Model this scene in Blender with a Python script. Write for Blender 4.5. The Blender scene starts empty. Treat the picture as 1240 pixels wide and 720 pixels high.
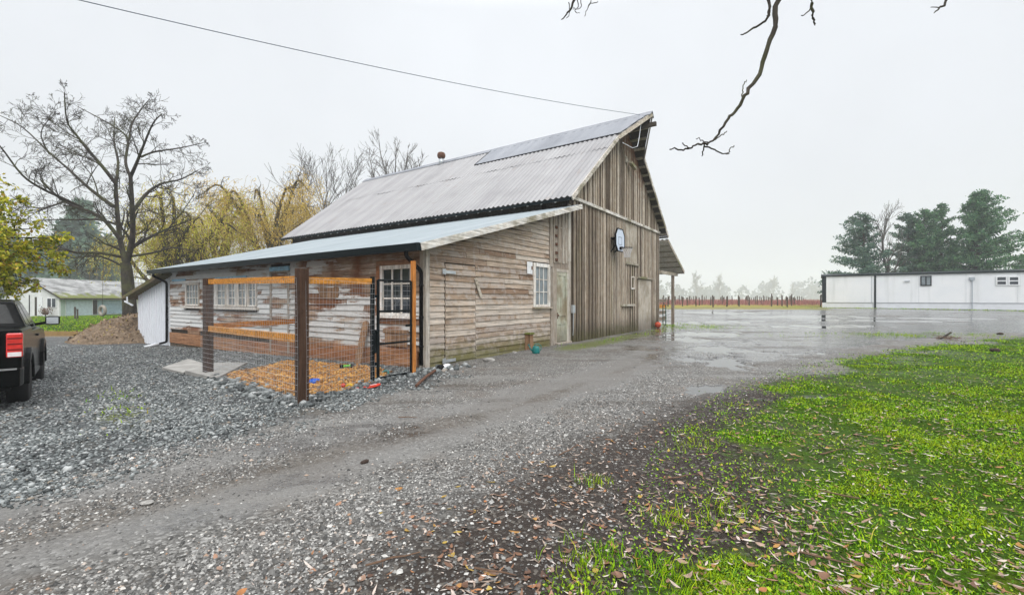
import bpy, bmesh, math, random
import numpy as np
from mathutils import Vector, Matrix, Quaternion

R = math.radians
scene = bpy.context.scene
COL = scene.collection
random.seed(7)

# ------------------------------------------------------------------ camera
F = 542.0            # focal length in photo pixels (1240 wide)
HZ = 362.0           # horizon row
EYE = 1.6
cam_d = bpy.data.cameras.new("camera"); cam = bpy.data.objects.new("camera", cam_d)
COL.objects.link(cam); scene.camera = cam
cam.location = (0, 0, EYE); cam.rotation_euler = (R(90), 0, 0)
cam_d.sensor_width = 36; cam_d.lens = F / 1240 * 36
cam_d.shift_y = (HZ - 360) / 1240
cam_d.clip_start = 0.05; cam_d.clip_end = 3000

def at(px, py, Y):                       # survey helper: a sight line at distance Y
    return Vector(((px - 620) / F * Y, Y, EYE + (HZ - py) / F * Y))

# ------------------------------------------------------------------ noise / ground shape
def _h(ix, iy, seed):
    n = (ix.astype(np.int64) * 374761393 + iy.astype(np.int64) * 668265263 + seed * 1442695041) & 0xffffffff
    n = ((n ^ (n >> 13)) * 1274126177) & 0xffffffff
    n = n ^ (n >> 16)
    return (n & 0xffff) / 65535.0
def vn(x, y, s, seed=0):
    x = np.asarray(x, float) * s; y = np.asarray(y, float) * s
    ix = np.floor(x); iy = np.floor(y); fx = x - ix; fy = y - iy
    fx = fx * fx * (3 - 2 * fx); fy = fy * fy * (3 - 2 * fy)
    a = _h(ix, iy, seed); b = _h(ix + 1, iy, seed); c = _h(ix, iy + 1, seed); d = _h(ix + 1, iy + 1, seed)
    return (a * (1 - fx) + b * fx) * (1 - fy) + (c * (1 - fx) + d * fx) * fy
def fbm(x, y, s, seed=0, o=4):
    t = 0; a = .5; w = 0
    for i in range(o):
        t = t + a * vn(x, y, s * 2 ** i, seed + i * 17); w += a; a *= .55
    return t / w
def sst(a, b, x):
    t = np.clip((np.asarray(x, float) - a) / (b - a), 0, 1); return t * t * (3 - 2 * t)
def sdf(poly, x, y):                      # >0 inside, metres
    x = np.asarray(x, float); y = np.asarray(y, float)
    d = np.full(x.shape, 1e9); ins = np.zeros(x.shape, bool)
    n = len(poly)
    for i in range(n):
        ax, ay = poly[i]; bx, by = poly[(i + 1) % n]
        ex, ey = bx - ax, by - ay
        t = np.clip(((x - ax) * ex + (y - ay) * ey) / (ex * ex + ey * ey + 1e-12), 0, 1)
        d = np.minimum(d, np.hypot(x - ax - t * ex, y - ay - t * ey))
        c = ((ay > y) != (by > y))
        xi = ax + (y - ay) * ex / (ey if abs(ey) > 1e-12 else 1e-12)
        ins ^= c & (x < xi)
    return np.where(ins, d, -d)

# barn frame: s along the gable wall, t along the long wall
YAW = math.atan2(542, 375)
U = Vector((math.cos(YAW), math.sin(YAW), 0)); V = Vector((-U.y, U.x, 0))
O = Vector((-2.09, 10.7, 0))
def bl(x, y):                             # world -> barn local
    dx = np.asarray(x) - O.x; dy = np.asarray(y) - O.y
    return dx * U.x + dy * U.y, dx * V.x + dy * V.y
def bw(s, t, z=0): return O + U * s + V * t + Vector((0, 0, z))
def sp(px):                               # s of a point of the front wall seen at px
    k = (px - 620) / F; return (k * O.y - O.x) / (U.x - k * U.y)
def tp(px, s=0):                          # t of a point of the long wall
    k = (px - 620) / F; X0 = O.x + U.x * s; Y0 = O.y + U.y * s
    return (k * Y0 - X0) / (V.x - k * V.y)
def zs(px, py): return EYE + (HZ - py) / F * (O.y + U.y * sp(px))
def zt(px, py, s=0): return EYE + (HZ - py) / F * (O.y + U.y * s + V.y * tp(px, s))

LAWN = [(0.2, 1.5), (0.36, 2.42), (0.6, 2.64), (0.95, 3.12), (1.45, 4.2), (2.2, 5.8), (3.4, 7.2), (4.6, 8.6), (7.6, 11.2), (13.6, 15.2), (22.5, 20.0), (60, 24), (60, -36), (0, -36)]
SOIL = [(-1.8, 1.2), (-1.15, 2.5), (-0.6, 3.3), (.1, 4.3), (1.2, 5.6), (2.6, 7.0), (4.2, 8.2), (6, 9.4), (60, 9), (60, -36), (-1.6, -36)]
YARD = [(-60, -6), (-7.5, 2.2), (-4.45, 3.9), (-3.25, 5.5), (-2.5, 7.2), (-1.1, 9.3), (-1.6, 10.2), (-2.09, 10.7), (-16, 20.3), (-20, 23), (-40, 27), (-60, 27)]
SAW = [(-6.7, 10.45), (-5.9, 9.5), (-4.7, 8.45), (-3.7, 7.75), (-3.0, 8.0), (-2.65, 8.9), (-2.75, 9.9), (-3.4, 10.9), (-5.2, 12.2), (-6.3, 12.6)]
YLAWN = [(-90, 29.5), (-34, 29.5), (-24.5, 27.5), (-22, 30), (-30, 60), (-90, 75)]
PUD = [  # cx, cy, rx, ry, rot
    (3.35, 8.0, .62, .34, .5), (4.7, 7.35, .95, .36, .25), (5.4, 11.6, 1.1, .8, .9), (6.3, 14.2, 1.3, 1.2, .9), (7.0, 17.6, 1.2, 1.6, .6), (9.2, 13.3, 1.5, .5, .6), (9.0, 21.0, 2.0, 1.5, .3),
    (8.2, 7.3, .5, .16, .1), (12.0, 29.5, 3.5, 1.3, .2), (18, 26, 4, 1.0, .1), (22.0, 35, 5, 1.6, 0), (17.5, 40, 4.0, 1.5, .1), (26, 31, 5, 1.0, -.1), (32, 33, 5, .9, -.2), (-5.0, 3.3, .6, .2, .6)]

def base_z(x, y):
    x = np.asarray(x, float); y = np.asarray(y, float)
    left = -.03 * np.clip(-x - 1.5, 0, 15.5)
    right = .6 * sst(24, 50, y) * sst(-4, 9, x)
    return left + right
def pud_mask(x, y):
    m = np.zeros(np.shape(x))
    wob = (fbm(x, y, 1.1, 5, 5) - .5) * 2.6 + (fbm(x, y, 4.5, 15, 3) - .5) * 1.3
    for cx, cy, rx, ry, a in PUD:
        dx = x - cx; dy = y - cy
        qx = dx * math.cos(a) + dy * math.sin(a); qy = -dx * math.sin(a) + dy * math.cos(a)
        r = np.sqrt((qx / rx) ** 2 + (qy / ry) ** 2)
        m = np.maximum(m, sst(1.05, .55, r + wob))
    return m
def gz(x, y):
    x = np.asarray(x, float); y = np.asarray(y, float)
    z = base_z(x, y)
    amp = np.interp(y, [0, 20, 60], [1, 1, .4])
    z = z + ((fbm(x, y, .5, 1, 3) - .5) * .05 + (fbm(x, y, 3.0, 9, 3) - .5) * .022) * amp
    lw = sst(-.2, .5, sdf(LAWN, x, y))
    z = z + lw * (.02 + (fbm(x, y, 1.3, 3, 3) - .5) * .06)
    s, t = bl(x, y)
    flat = sst(-.25, .1, t) * sst(-.25, .1, s) * sst(19.5, 19, s) * sst(21, 20, t)
    z = z * (1 - flat) + flat * (base_z(x, y) - .06)
    p = pud_mask(x, y)
    z = z * (1 - p) + p * (base_z(x, y) - .035)
    return z
def gz1(x, y): return float(gz(np.array([x]), np.array([y]))[0])

# ------------------------------------------------------------------ object helpers
def tag(o, label=None, cat=None, group=None, kind=None):
    if label: o["label"] = label
    if cat: o["category"] = cat
    if group: o["group"] = group
    if kind: o["kind"] = kind
    return o
def empty(name, loc, rz=0.0):
    o = bpy.data.objects.new(name, None); COL.objects.link(o)
    o.location = loc; o.rotation_euler = (0, 0, rz); o.empty_display_size = .2
    return o
def children(o): return [c for c in bpy.data.objects if c.parent == o]
def copy_tree(o, parent=None):
    c = o.copy(); COL.objects.link(c)
    if parent is not None: c.parent = parent
    for ch in children(o): copy_tree(ch, c)
    return c

class MB:
    def __init__(s): s.v = []; s.f = []; s.r = []; s.g = []
    def _add(s, vs, fs, r=None):
        b = len(s.v); s.v.extend(vs)
        r = random.random() if r is None else r
        for f in fs: s.f.append(tuple(b + i for i in f)); s.r.append(r)
        s.g.append((b, len(s.v), len(s.f) - len(fs), len(s.f)))
        return s
    def each(s, name, mat, parent=None, **kw):   # every piece an object of its own
        out = []
        for v0, v1, f0, f1 in s.g:
            m = MB(); m.v = s.v[v0:v1]; m.f = [tuple(i - v0 for i in f) for f in s.f[f0:f1]]; m.r = s.r[f0:f1]; out.append(m.build(name, mat, parent, **kw))
        return out
    def box(s, c, d, m=None, r=None, taper=1.0):
        x, y, z = d[0] / 2, d[1] / 2, d[2] / 2
        vs = [Vector((sx * x * (taper if sz > 0 else 1), sy * y * (taper if sz > 0 else 1), sz * z)) for sz in (-1, 1) for sx, sy in ((-1, -1), (1, -1), (1, 1), (-1, 1))]
        c = Vector(c)
        vs = [((m @ v) if m else v) + c for v in vs]
        return s._add(vs, [(3, 2, 1, 0), (4, 5, 6, 7), (0, 1, 5, 4), (1, 2, 6, 5), (2, 3, 7, 6), (3, 0, 4, 7)], r)
    def bb(s, a, b, r=None):              # box from two corners
        a = Vector(a); b = Vector(b)
        return s.box((a + b) / 2, (abs(b.x - a.x), abs(b.y - a.y), abs(b.z - a.z)), None, r)
    def bar(s, a, b, w, h, up=(0, 0, 1), r=None):
        a = Vector(a); b = Vector(b); d = (b - a); L = d.length; d.normalize()
        u = Vector(up); sd = d.cross(u)
        if sd.length < 1e-4: sd = d.cross(Vector((1, 0, 0)))
        sd.normalize(); u = sd.cross(d)
        m = Matrix((d, sd, u)).transposed()
        return s.box((a + b) / 2, (L, w, h), m, r)
    def prism(s, poly, vec, r=None):      # planar polygon swept along vec
        vec = Vector(vec); n = len(poly); p = [Vector(q) for q in poly]
        nrm = Vector((0, 0, 0))
        for i in range(n): nrm += p[i].cross(p[(i + 1) % n])
        if nrm.dot(vec) > 0: p.reverse()
        vs = p + [q + vec for q in p]
        fs = [tuple(range(n)), tuple(range(2 * n - 1, n - 1, -1))] + [(i, i + n, (i + 1) % n + n, (i + 1) % n) for i in range(n)]
        return s._add(vs, fs, r)
    def tube(s, pts, rad, n=6, r=None, cap=True):
        P = [Vector(p) for p in pts]; k = len(P)
        if not hasattr(rad, '__len__'): rad = [rad] * k
        d0 = (P[1] - P[0]).normalized()
        a = d0.orthogonal().normalized(); vs = []
        for i in range(k):
            d = ((P[min(i + 1, k - 1)] - P[max(i - 1, 0)])).normalized()
            a = (a - d * a.dot(d)); a = a.normalized() if a.length > 1e-6 else d.orthogonal().normalized()
            b = d.cross(a)
            for j in range(n):
                th = 2 * math.pi * j / n
                vs.append(P[i] + (a * math.cos(th) + b * math.sin(th)) * rad[i])
        fs = [(i * n + j, i * n + (j + 1) % n, (i + 1) * n + (j + 1) % n, (i + 1) * n + j) for i in range(k - 1) for j in range(n)]
        if cap:
            fs.append(tuple(range(n - 1, -1, -1))); fs.append(tuple((k - 1) * n + j for j in range(n)))
        return s._add(vs, fs, r)
    def lathe(s, prof, c=(0, 0, 0), n=20, axis=(0, 0, 1), r=None):
        c = Vector(c); q = Vector((0, 0, 1)).rotation_difference(Vector(axis)); vs = []
        for (rr, z) in prof:
            for j in range(n):
                th = 2 * math.pi * j / n
                vs.append(c + q @ Vector((rr * math.cos(th), rr * math.sin(th), z)))
        k = len(prof)
        fs = [(i * n + j, i * n + (j + 1) % n, (i + 1) * n + (j + 1) % n, (i + 1) * n + j) for i in range(k - 1) for j in range(n)]
        if prof[0][0] > 1e-5: fs.append(tuple(range(n - 1, -1, -1)))
        if prof[-1][0] > 1e-5: fs.append(tuple((k - 1) * n + j for j in range(n)))
        return s._add(vs, fs, r)
    def torus(s, c, R0, r0, axis=(0, 0, 1), n=24, m=10, r=None):
        c = Vector(c); q = Vector((0, 0, 1)).rotation_difference(Vector(axis)); vs = []
        for i in range(n):
            a = 2 * math.pi * i / n
            for j in range(m):
                b = 2 * math.pi * j / m
                vs.append(c + q @ Vector(((R0 + r0 * math.cos(b)) * math.cos(a), (R0 + r0 * math.cos(b)) * math.sin(a), r0 * math.sin(b))))
        fs = [(i * m + j, ((i + 1) % n) * m + j, ((i + 1) % n) * m + (j + 1) % m, i * m + (j + 1) % m) for i in range(n) for j in range(m)]
        return s._add(vs, fs, r)
    def build(s, name, mat, parent=None, smooth=False, bevel=0, seg=2):
        me = bpy.data.meshes.new(name)
        me.from_pydata([tuple(v) for v in s.v], [], s.f)
        at_ = me.attributes.new("rnd", 'FLOAT', 'FACE'); at_.data.foreach_set("value", np.array(s.r, np.float32))
        if smooth: me.polygons.foreach_set("use_smooth", [True] * len(me.polygons))
        me.materials.append(mat); me.update()
        o = bpy.data.objects.new(name, me); COL.objects.link(o)
        if parent is not None: o.parent = parent
        if bevel:
            b = o.modifiers.new("bevel", 'BEVEL'); b.width = bevel; b.segments = seg; b.limit_method = 'ANGLE'; b.angle_limit = R(35)
        return o

def np_mesh(name, Vv, Ff, mat, rnd=None, parent=None, smooth=False, attrs=None):
    Vv = np.asarray(Vv, np.float32).reshape(-1, 3); Ff = np.asarray(Ff, np.int32)
    me = bpy.data.meshes.new(name); nf, k = Ff.shape
    me.vertices.add(len(Vv)); me.vertices.foreach_set("co", Vv.ravel())
    me.loops.add(nf * k); me.loops.foreach_set("vertex_index", Ff.ravel())
    me.polygons.add(nf); me.polygons.foreach_set("loop_start", np.arange(0, nf * k, k, dtype=np.int32))
    me.polygons.foreach_set("loop_total", np.full(nf, k, np.int32))
    if smooth: me.polygons.foreach_set("use_smooth", np.ones(nf, bool))
    me.update(calc_edges=True)
    if rnd is not None:
        a = me.attributes.new("rnd", 'FLOAT', 'FACE'); a.data.foreach_set("value", np.asarray(rnd, np.float32))
    for kk, vv in (attrs or {}).items():
        a = me.attributes.new(kk, 'FLOAT', 'POINT'); a.data.foreach_set("value", np.asarray(vv, np.float32))
    me.materials.append(mat)
    o = bpy.data.objects.new(name, me); COL.objects.link(o)
    if parent is not None: o.parent = parent
    return o

# ------------------------------------------------------------------ materials
class G:
    def __init__(s, name):
        s.m = bpy.data.materials.new(name); s.m.use_nodes = True; s.t = s.m.node_tree
        s.b = s.t.nodes["Principled BSDF"]; s._oc = None
    def n(s, typ, **kw):
        x = s.t.nodes.new(typ)
        for k, v in kw.items(): setattr(x, k, v)
        return x
    def put(s, sock, v):
        if v is None: return
        if isinstance(v, bpy.types.NodeSocket): s.t.links.new(v, sock)
        elif isinstance(v, (tuple, list)):
            sock.default_value = tuple(v) + (1,) if (len(v) == 3 and sock.type == 'RGBA') else v
        else: sock.default_value = v
    def oc(s):
        if s._oc is None: s._oc = s.n('ShaderNodeTexCoord').outputs['Object']
        return s._oc
    def mp(s, sc=(1, 1, 1), loc=(0, 0, 0), vec=None):
        x = s.n('ShaderNodeMapping'); s.put(x.inputs['Vector'], vec or s.oc()); x.inputs['Scale'].default_value = sc
        s.put(x.inputs['Location'], loc); return x.outputs[0]
    def noise(s, sc=5, det=4, vec=None, rough=.55, dist=0):
        x = s.n('ShaderNodeTexNoise'); s.put(x.inputs['Vector'], vec or s.oc())
        x.inputs['Scale'].default_value = sc; x.inputs['Detail'].default_value = det; x.inputs['Roughness'].default_value = rough
        x.inputs['Distortion'].default_value = dist; return x.outputs['Fac']
    def vor(s, sc=5, vec=None, feat='F1', out='Distance', rnd=1):
        x = s.n('ShaderNodeTexVoronoi', feature=feat); s.put(x.inputs['Vector'], vec or s.oc()); x.inputs['Scale'].default_value = sc
        x.inputs['Randomness'].default_value = rnd; return x.outputs[out]
    def ramp(s, f, stops, interp='LINEAR'):
        x = s.n('ShaderNodeValToRGB'); s.put(x.inputs[0], f); e = x.color_ramp.elements; x.color_ramp.interpolation = interp
        while len(e) < len(stops): e.new(.5)
        for i, (p, c) in enumerate(stops):
            e[i].position = p; e[i].color = tuple(c) + (1,) if len(c) == 3 else c
        return x.outputs[0]
    def mix(s, f, a, b, blend='MIX'):
        x = s.n('ShaderNodeMix', data_type='RGBA', blend_type=blend); s.put(x.inputs[0], f); s.put(x.inputs[6], a); s.put(x.inputs[7], b)
        return x.outputs[2]
    def ma(s, op, a, b=None, c=None, clamp=False):
        x = s.n('ShaderNodeMath', operation=op, use_clamp=clamp); s.put(x.inputs[0], a); s.put(x.inputs[1], b); s.put(x.inputs[2], c); return x.outputs[0]
    def mr(s, v, a, b, c=0., d=1., smooth=False):
        x = s.n('ShaderNodeMapRange', clamp=True)
        if smooth: x.interpolation_type = 'SMOOTHSTEP'
        s.put(x.inputs[0], v)
        for i, q in enumerate((a, b, c, d)): s.put(x.inputs[i + 1], q)
        return x.outputs[0]
    def at(s, name):
        x = s.n('ShaderNodeAttribute', attribute_name=name); return x.outputs['Fac']
    def xyz(s, vec=None):
        x = s.n('ShaderNodeSeparateXYZ'); s.put(x.inputs[0], vec or s.oc()); return x.outputs
    def bump(s, h, st=.5, dist=.02, nrm=None):
        x = s.n('ShaderNodeBump'); s.put(x.inputs['Height'], h); x.inputs['Strength'].default_value = st; x.inputs['Distance'].default_value = dist
        s.put(x.inputs['Normal'], nrm); return x.outputs[0]
    def out(s, col=None, rough=.7, metal=0., nrm=None, spec=.4, **kw):
        s.put(s.b.inputs['Base Color'], col); s.put(s.b.inputs['Roughness'], rough); s.put(s.b.inputs['Metallic'], metal)
        s.put(s.b.inputs['Normal'], nrm); s.put(s.b.inputs['Specular IOR Level'], spec)
        for k, v in kw.items(): s.put(s.b.inputs[k.replace('_', ' ')], v)
        return s.m

def simple(name, c, rough=.6, metal=0., var=.12, sc=8, bump=0, spec=.4, **kw):
    g = G(name); n = g.noise(sc, 5)
    col = g.mix(g.mr(n, .3, .7), tuple(max(0, x * (1 - var)) for x in c), tuple(min(1, x * (1 + var)) for x in c))
    nr = g.bump(g.noise(sc * 6, 4), bump, .01) if bump else None
    return g.out(col, rough, metal, nr, spec, **kw)

def wood(name, cols, grain='z', contrast=.55, stain=None, paint=None, moss=0., base_dirt=0., rough=.85):
    """Weathered boards: per-board tone, long grain streaks, knots and cracks."""
    g = G(name); r = g.at('rnd')
    sc = {'x': (1.1, 22, 22), 'y': (22, 1.1, 22), 'z': (22, 22, 1.1)}[grain]
    off = g.n('ShaderNodeCombineXYZ'); g.put(off.inputs[0], g.ma('MULTIPLY', r, 37.)); g.put(off.inputs[1], g.ma('MULTIPLY', r, 91.)); g.put(off.inputs[2], g.ma('MULTIPLY', r, 57.))
    v = g.mp(sc, off.outputs[0])
    n1 = g.noise(1, 6, v, .65); n2 = g.noise(3.2, 4, v, .7); big = g.noise(.9, 4); mid = g.noise(4.5, 5, None, .65)
    c = g.ramp(r, [(i / (len(cols) - 1), k) for i, k in enumerate(cols)])
    fac = g.mr(n1, .32, .62, 1 - contrast, 1.4)
    c = g.mix(1.0, c, fac, 'MULTIPLY')
    crack = g.mr(n2, .34, .43, 0, 1)
    c = g.mix(1.0, c, g.mr(crack, 0, 1, .42, 1.0), 'MULTIPLY')
    c = g.mix(g.mr(mid, .42, .62), c, g.mix(1.0, c, (.86, .81, .76), 'MULTIPLY'))
    if stain: c = g.mix(g.mr(big, stain[1], stain[2], 0, stain[3], True), c, stain[0])
    if callable(paint): c = paint(g, c, r, n1, n2, big, mid)
    if base_dirt or moss:
        z = g.xyz()[2]
        w = g.ma('ADD', z, g.ma('MULTIPLY', g.ma('SUBTRACT', mid, .5), .9))
        if base_dirt: c = g.mix(g.mr(w, .95, .0, 0, base_dirt, True), c, (.05, .04, .028))
        if moss: c = g.mix(g.mr(w, .6, -.05, 0, moss, True), c, (.13, .13, .035))
    h = g.ma('ADD', n1, g.ma('MULTIPLY', crack, .5))
    return g.out(c, rough, 0, g.bump(h, .7, .008), .25)

M = {}
GREYS = [(.10, .077, .056), (.34, .285, .222), (.53, .465, .385), (.15, .118, .086), (.60, .54, .455), (.23, .182, .135), (.44, .375, .298), (.12, .093, .068)]
CLAPS = [(.22, .14, .09), (.46, .375, .295), (.32, .23, .16), (.53, .46, .385), (.40, .31, .23), (.24, .155, .10)]
def gable_paint(g, c, r, n1, n2, big, mid):
    p = g.xyz()
    # raw red-brown boards where the hood keeps the weather off
    a = g.ma('ADD', g.mr(p[2], 6.0, 9.2), g.mr(p[0], 11.0, 15.5, -.45, .25))
    k = g.mr(g.ma('ADD', a, g.ma('MULTIPLY', g.ma('SUBTRACT', mid, .5), .9)), .55, 1.05, 0, .8, True)
    c = g.mix(k, c, g.mix(n1, (.10, .035, .018), (.36, .16, .085)))
    # dark damp foot and green algae runs
    alg = g.noise(1.0, 5, g.mp((1.6, 1.6, .16)), .6)
    c = g.mix(g.mr(alg, .58, .74, 0, .5), c, (.17, .17, .075))
    c = g.mix(g.mr(alg, .40, .28, 0, .75), c, (.07, .05, .034))
    return c
M['gable'] = wood('gable_boards', GREYS, 'z', .5, None, gable_paint, moss=.35, base_dirt=.85)
def clap_paint(g, c, r, n1, n2, big, mid):
    k = g.mr(g.ma('ADD', mid, g.ma('MULTIPLY', r, .16)), .52, .68, 0, .42)
    return g.mix(k, c, g.mix(n1, (.50, .475, .44), (.70, .675, .64)))
M['clap'] = wood('front_clapboards', CLAPS, 'x', .5, None, clap_paint, moss=.75, base_dirt=.35)
def side_paint(g, c, r, n1, n2, big, mid):
    p = g.xyz()
    # white paint, weathered away near the corner's top and in patches
    corner = g.ma('MULTIPLY', g.mr(p[1], 4.6, 2.6), g.mr(p[2], 1.25, 2.0))
    low = g.mr(p[2], .45, .15)
    patch = g.noise(1.0, 5, g.mp((1, .55, 2.2)), .65)
    pk = g.ma('ADD', patch, g.ma('MULTIPLY', g.ma('SUBTRACT', r, .5), .26))
    pk = g.ma('SUBTRACT', pk, g.ma('MULTIPLY', corner, .32)); pk = g.ma('SUBTRACT', pk, g.ma('MULTIPLY', low, .25))
    fine = g.ma('MULTIPLY', g.ma('SUBTRACT', n1, .5), .45)
    k = g.mr(g.ma('ADD', pk, fine), .42, .50)
    white = g.mix(r, g.mix(mid, (.36, .35, .33), (.58, .57, .55)), g.mix(mid, (.56, .555, .54), (.76, .76, .745)))
    brown = g.mix(n1, (.075, .030, .016), (.31, .135, .065))
    c = g.mix(g.mr(big, .38, .62), c, brown)
    return g.mix(k, c, white)
M['side'] = wood('peeling_white_boards', CLAPS, 'y', .45, None, side_paint)
M['skirt'] = wood('skirting_boards', [(.22, .10, .05), (.36, .19, .10), (.30, .13, .06), (.27, .20, .14)], 'y', .45)
M['trimwood'] = wood('grey_trim_wood', [(.26, .22, .18), (.42, .38, .33), (.52, .49, .44)], 'z', .4)
M['trimx'] = wood('grey_trim_wood_level', [(.30, .27, .22), (.46, .43, .37), (.36, .31, .25)], 'x', .45, ((.16, .165, .06), .46, .66, .7))
M['fascia'] = wood('peeling_fascia', [(.62, .60, .56), (.68, .66, .62), (.52, .47, .40)], 'x', .45, ((.18, .155, .08), .48, .64, .75))
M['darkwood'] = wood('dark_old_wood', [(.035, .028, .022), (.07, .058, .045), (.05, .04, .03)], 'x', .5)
M['cedar'] = wood('stained_cedar_rail', [(.50, .20, .03), (.58, .26, .045), (.42, .16, .025)], 'y', .45)
M['cedarpost'] = wood('treated_post', [(.042, .022, .014), (.062, .033, .02)], 'z', .55)
M['orangepost'] = wood('orange_post', [(.46, .16, .03), (.52, .21, .05)], 'z', .5)
M['plank'] = wood('loose_plank', [(.21, .125, .07), (.28, .17, .10)], 'z', .5)
M['door_green'] = wood('pale_green_door', [(.40, .41, .32), (.46, .46, .38)], 'z', .45, ((.23, .18, .11), .44, .62, .8), base_dirt=.5)
M['plywood'] = wood('bare_plywood_door', [(.40, .36, .30), (.47, .43, .37)], 'z', .35, ((.25, .21, .15), .44, .64, .7), base_dirt=.6)
M['fencewood'] = wood('fence_grey', [(.17, .13, .10), (.25, .2, .16)], 'x', .5)
M['vinepost'] = wood('vineyard_post_wood', [(.05, .034, .027), (.10, .075, .06)], 'z', .5)
M['winframe'] = wood('flaking_window_paint', [(.62, .60, .56), (.74, .72, .69), (.52, .47, .41)], 'z', .3)

def metal_roof(name, c1, c2, rough, rust=0, metal=.6, seam=0):
    g = G(name); n = g.noise(.7, 5); m = g.noise(1, 5, g.mp((.12, 1.6, .12)), .6)
    c = g.mix(g.mr(m, .35, .65), c1, c2)
    c = g.mix(g.mr(n, .5, .7, 0, .25), c, tuple(x * .7 for x in c1))
    if rust: c = g.mix(g.mr(g.noise(2.4, 6, g.mp((.5, 1.6, .5))), .60, .72, 0, rust), c, (.20, .12, .07))
    if seam:                                   # dark line painted on each corrugation, standing in for shade flat light lacks
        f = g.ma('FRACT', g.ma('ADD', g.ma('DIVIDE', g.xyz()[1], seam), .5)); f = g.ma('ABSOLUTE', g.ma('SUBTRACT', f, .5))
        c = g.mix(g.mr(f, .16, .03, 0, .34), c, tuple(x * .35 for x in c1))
    return g.out(c, g.mr(n, .3, .7, rough - .08, rough + .1), metal, g.bump(g.noise(3, 3), .15, .02), .4)
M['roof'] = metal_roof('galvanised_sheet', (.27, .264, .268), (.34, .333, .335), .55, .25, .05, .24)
M['roofpatch'] = metal_roof('newer_grey_sheet', (.165, .175, .20), (.215, .225, .25), .45, 0, .1)
M['leanroof'] = metal_roof('pale_blue_sheet', (.22, .262, .282), (.285, .325, .342), .5, 0, .03)
M['gutter'] = simple('dark_green_gutter', (.005, .010, .012), .4, 0, .2, spec=.12)
M['black'] = simple('black_paint', (.004, .004, .0045), .5, 0, .2, spec=.12)
M['blacksteel'] = simple('black_coated_steel', (.004, .007, .008), .45, 0, .2, spec=.12)
M['wire'] = simple('galvanised_wire', (.50, .52, .54), .5, .2)
M['white'] = simple('white_paint', (.78, .79, .80), .5)
M['whitemetal'] = simple('white_sheet_siding', (.74, .76, .80), .45, 0, .05, 3)
def glass(name, c, rough=.06):
    g = G(name); n = g.noise(2.2, 3)
    return g.out(g.mix(g.mr(n, .35, .65), tuple(x * .6 for x in c), c), rough, 0, g.bump(g.noise(1.6, 2), .12, .02), .6)
M['glass'] = glass('old_glass_dark', (.035, .045, .055))
M['glasspale'] = glass('old_glass_curtain', (.22, .26, .28), .12)
M['rust'] = simple('rusty_iron', (.12, .055, .032), .8, .2, .3, 14, .4)
M['concrete'] = simple('weathered_concrete', (.30, .29, .27), .85, 0, .25, 3, .4)
M['foundation'] = simple('earthy_foundation', (.11, .085, .06), .95, 0, .4, 4, .6)
M['bluepaint'] = simple('faded_blue_board', (.30, .52, .66), .7, 0, .25, 6)
M['teal'] = simple('teal_plastic', (.008, .16, .15), .4)
M['blue'] = simple('blue_plastic', (.01, .09, .48), .35)
M['redball'] = simple('orange_red_rubber', (.50, .065, .02), .5, 0, .2)
M['red'] = simple('red_plastic', (.55, .04, .015), .4)
M['yellow'] = simple('yellow_plastic', (.62, .38, .02), .45)
M['green'] = simple('green_plastic', (.10, .36, .03), .45)
M['net'] = simple('white_net_cord', (.62, .60, .60), .8)
M['board'] = simple('pale_blue_backboard', (.62, .70, .82), .35, 0, .05)
M['hoopmark'] = simple('grey_backboard_marking', (.28, .32, .40), .5)
M['steel'] = simple('galvanised_hinge', (.55, .58, .60), .4, .7)

# ------------------------------------------------------------------ world and sun
SUN_EL, SUN_AZ = R(46), R(168)           # azimuth clockwise from +Y : behind the camera, a little to the right
w = bpy.data.worlds.new("World"); scene.world = w; w.use_nodes = True
nt = w.node_tree; bg = nt.nodes['Background']
sky = nt.nodes.new('ShaderNodeTexSky'); sky.sky_type = 'NISHITA'; sky.sun_disc = False
sky.sun_elevation = SUN_EL; sky.sun_rotation = SUN_AZ; sky.dust_density = 6; sky.air_density = 1.2
hs = nt.nodes.new('ShaderNodeHueSaturation'); hs.inputs['Saturation'].default_value = .15
nt.links.new(sky.outputs[0], hs.inputs['Color'])
tc = nt.nodes.new('ShaderNodeTexCoord'); sx = nt.nodes.new('ShaderNodeSeparateXYZ'); nt.links.new(tc.outputs['Generated'], sx.inputs[0])
rp = nt.nodes.new('ShaderNodeValToRGB'); nt.links.new(sx.outputs[2], rp.inputs[0])
SK = 9.35
e = rp.color_ramp.elements                   # overcast cloud layer: brighter overhead than at the rim
def sky_c(k, t): return (k * t[0], k * t[1], k * t[2], 1)
e[0].position = 0; e[0].color = sky_c(.92, (.955, .995, 1.03)); e[1].position = 1; e[1].color = sky_c(3.3, (1, 1, 1))
for p, k in ((.25, .95), (.54, 1.0), (.64, 1.5), (.80, 2.9)):
    q = e.new(p); q.color = sky_c(k, (.955, .99, 1.04))
cn = nt.nodes.new('ShaderNodeTexNoise'); cn.inputs['Scale'].default_value = 1.6; cn.inputs['Detail'].default_value = 4
nt.links.new(tc.outputs['Generated'], cn.inputs['Vector'])
cm = nt.nodes.new('ShaderNodeMapRange'); nt.links.new(cn.outputs['Fac'], cm.inputs[0])
cm.inputs[1].default_value = .3; cm.inputs[2].default_value = .7; cm.inputs[3].default_value = SK * .90; cm.inputs[4].default_value = SK * 1.06
vm = nt.nodes.new('ShaderNodeVectorMath'); vm.operation = 'SCALE'; nt.links.new(rp.outputs[0], vm.inputs[0]); nt.links.new(cm.outputs[0], vm.inputs['Scale'])
mx = nt.nodes.new('ShaderNodeMix'); mx.data_type = 'RGBA'; mx.inputs[0].default_value = .88
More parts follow.
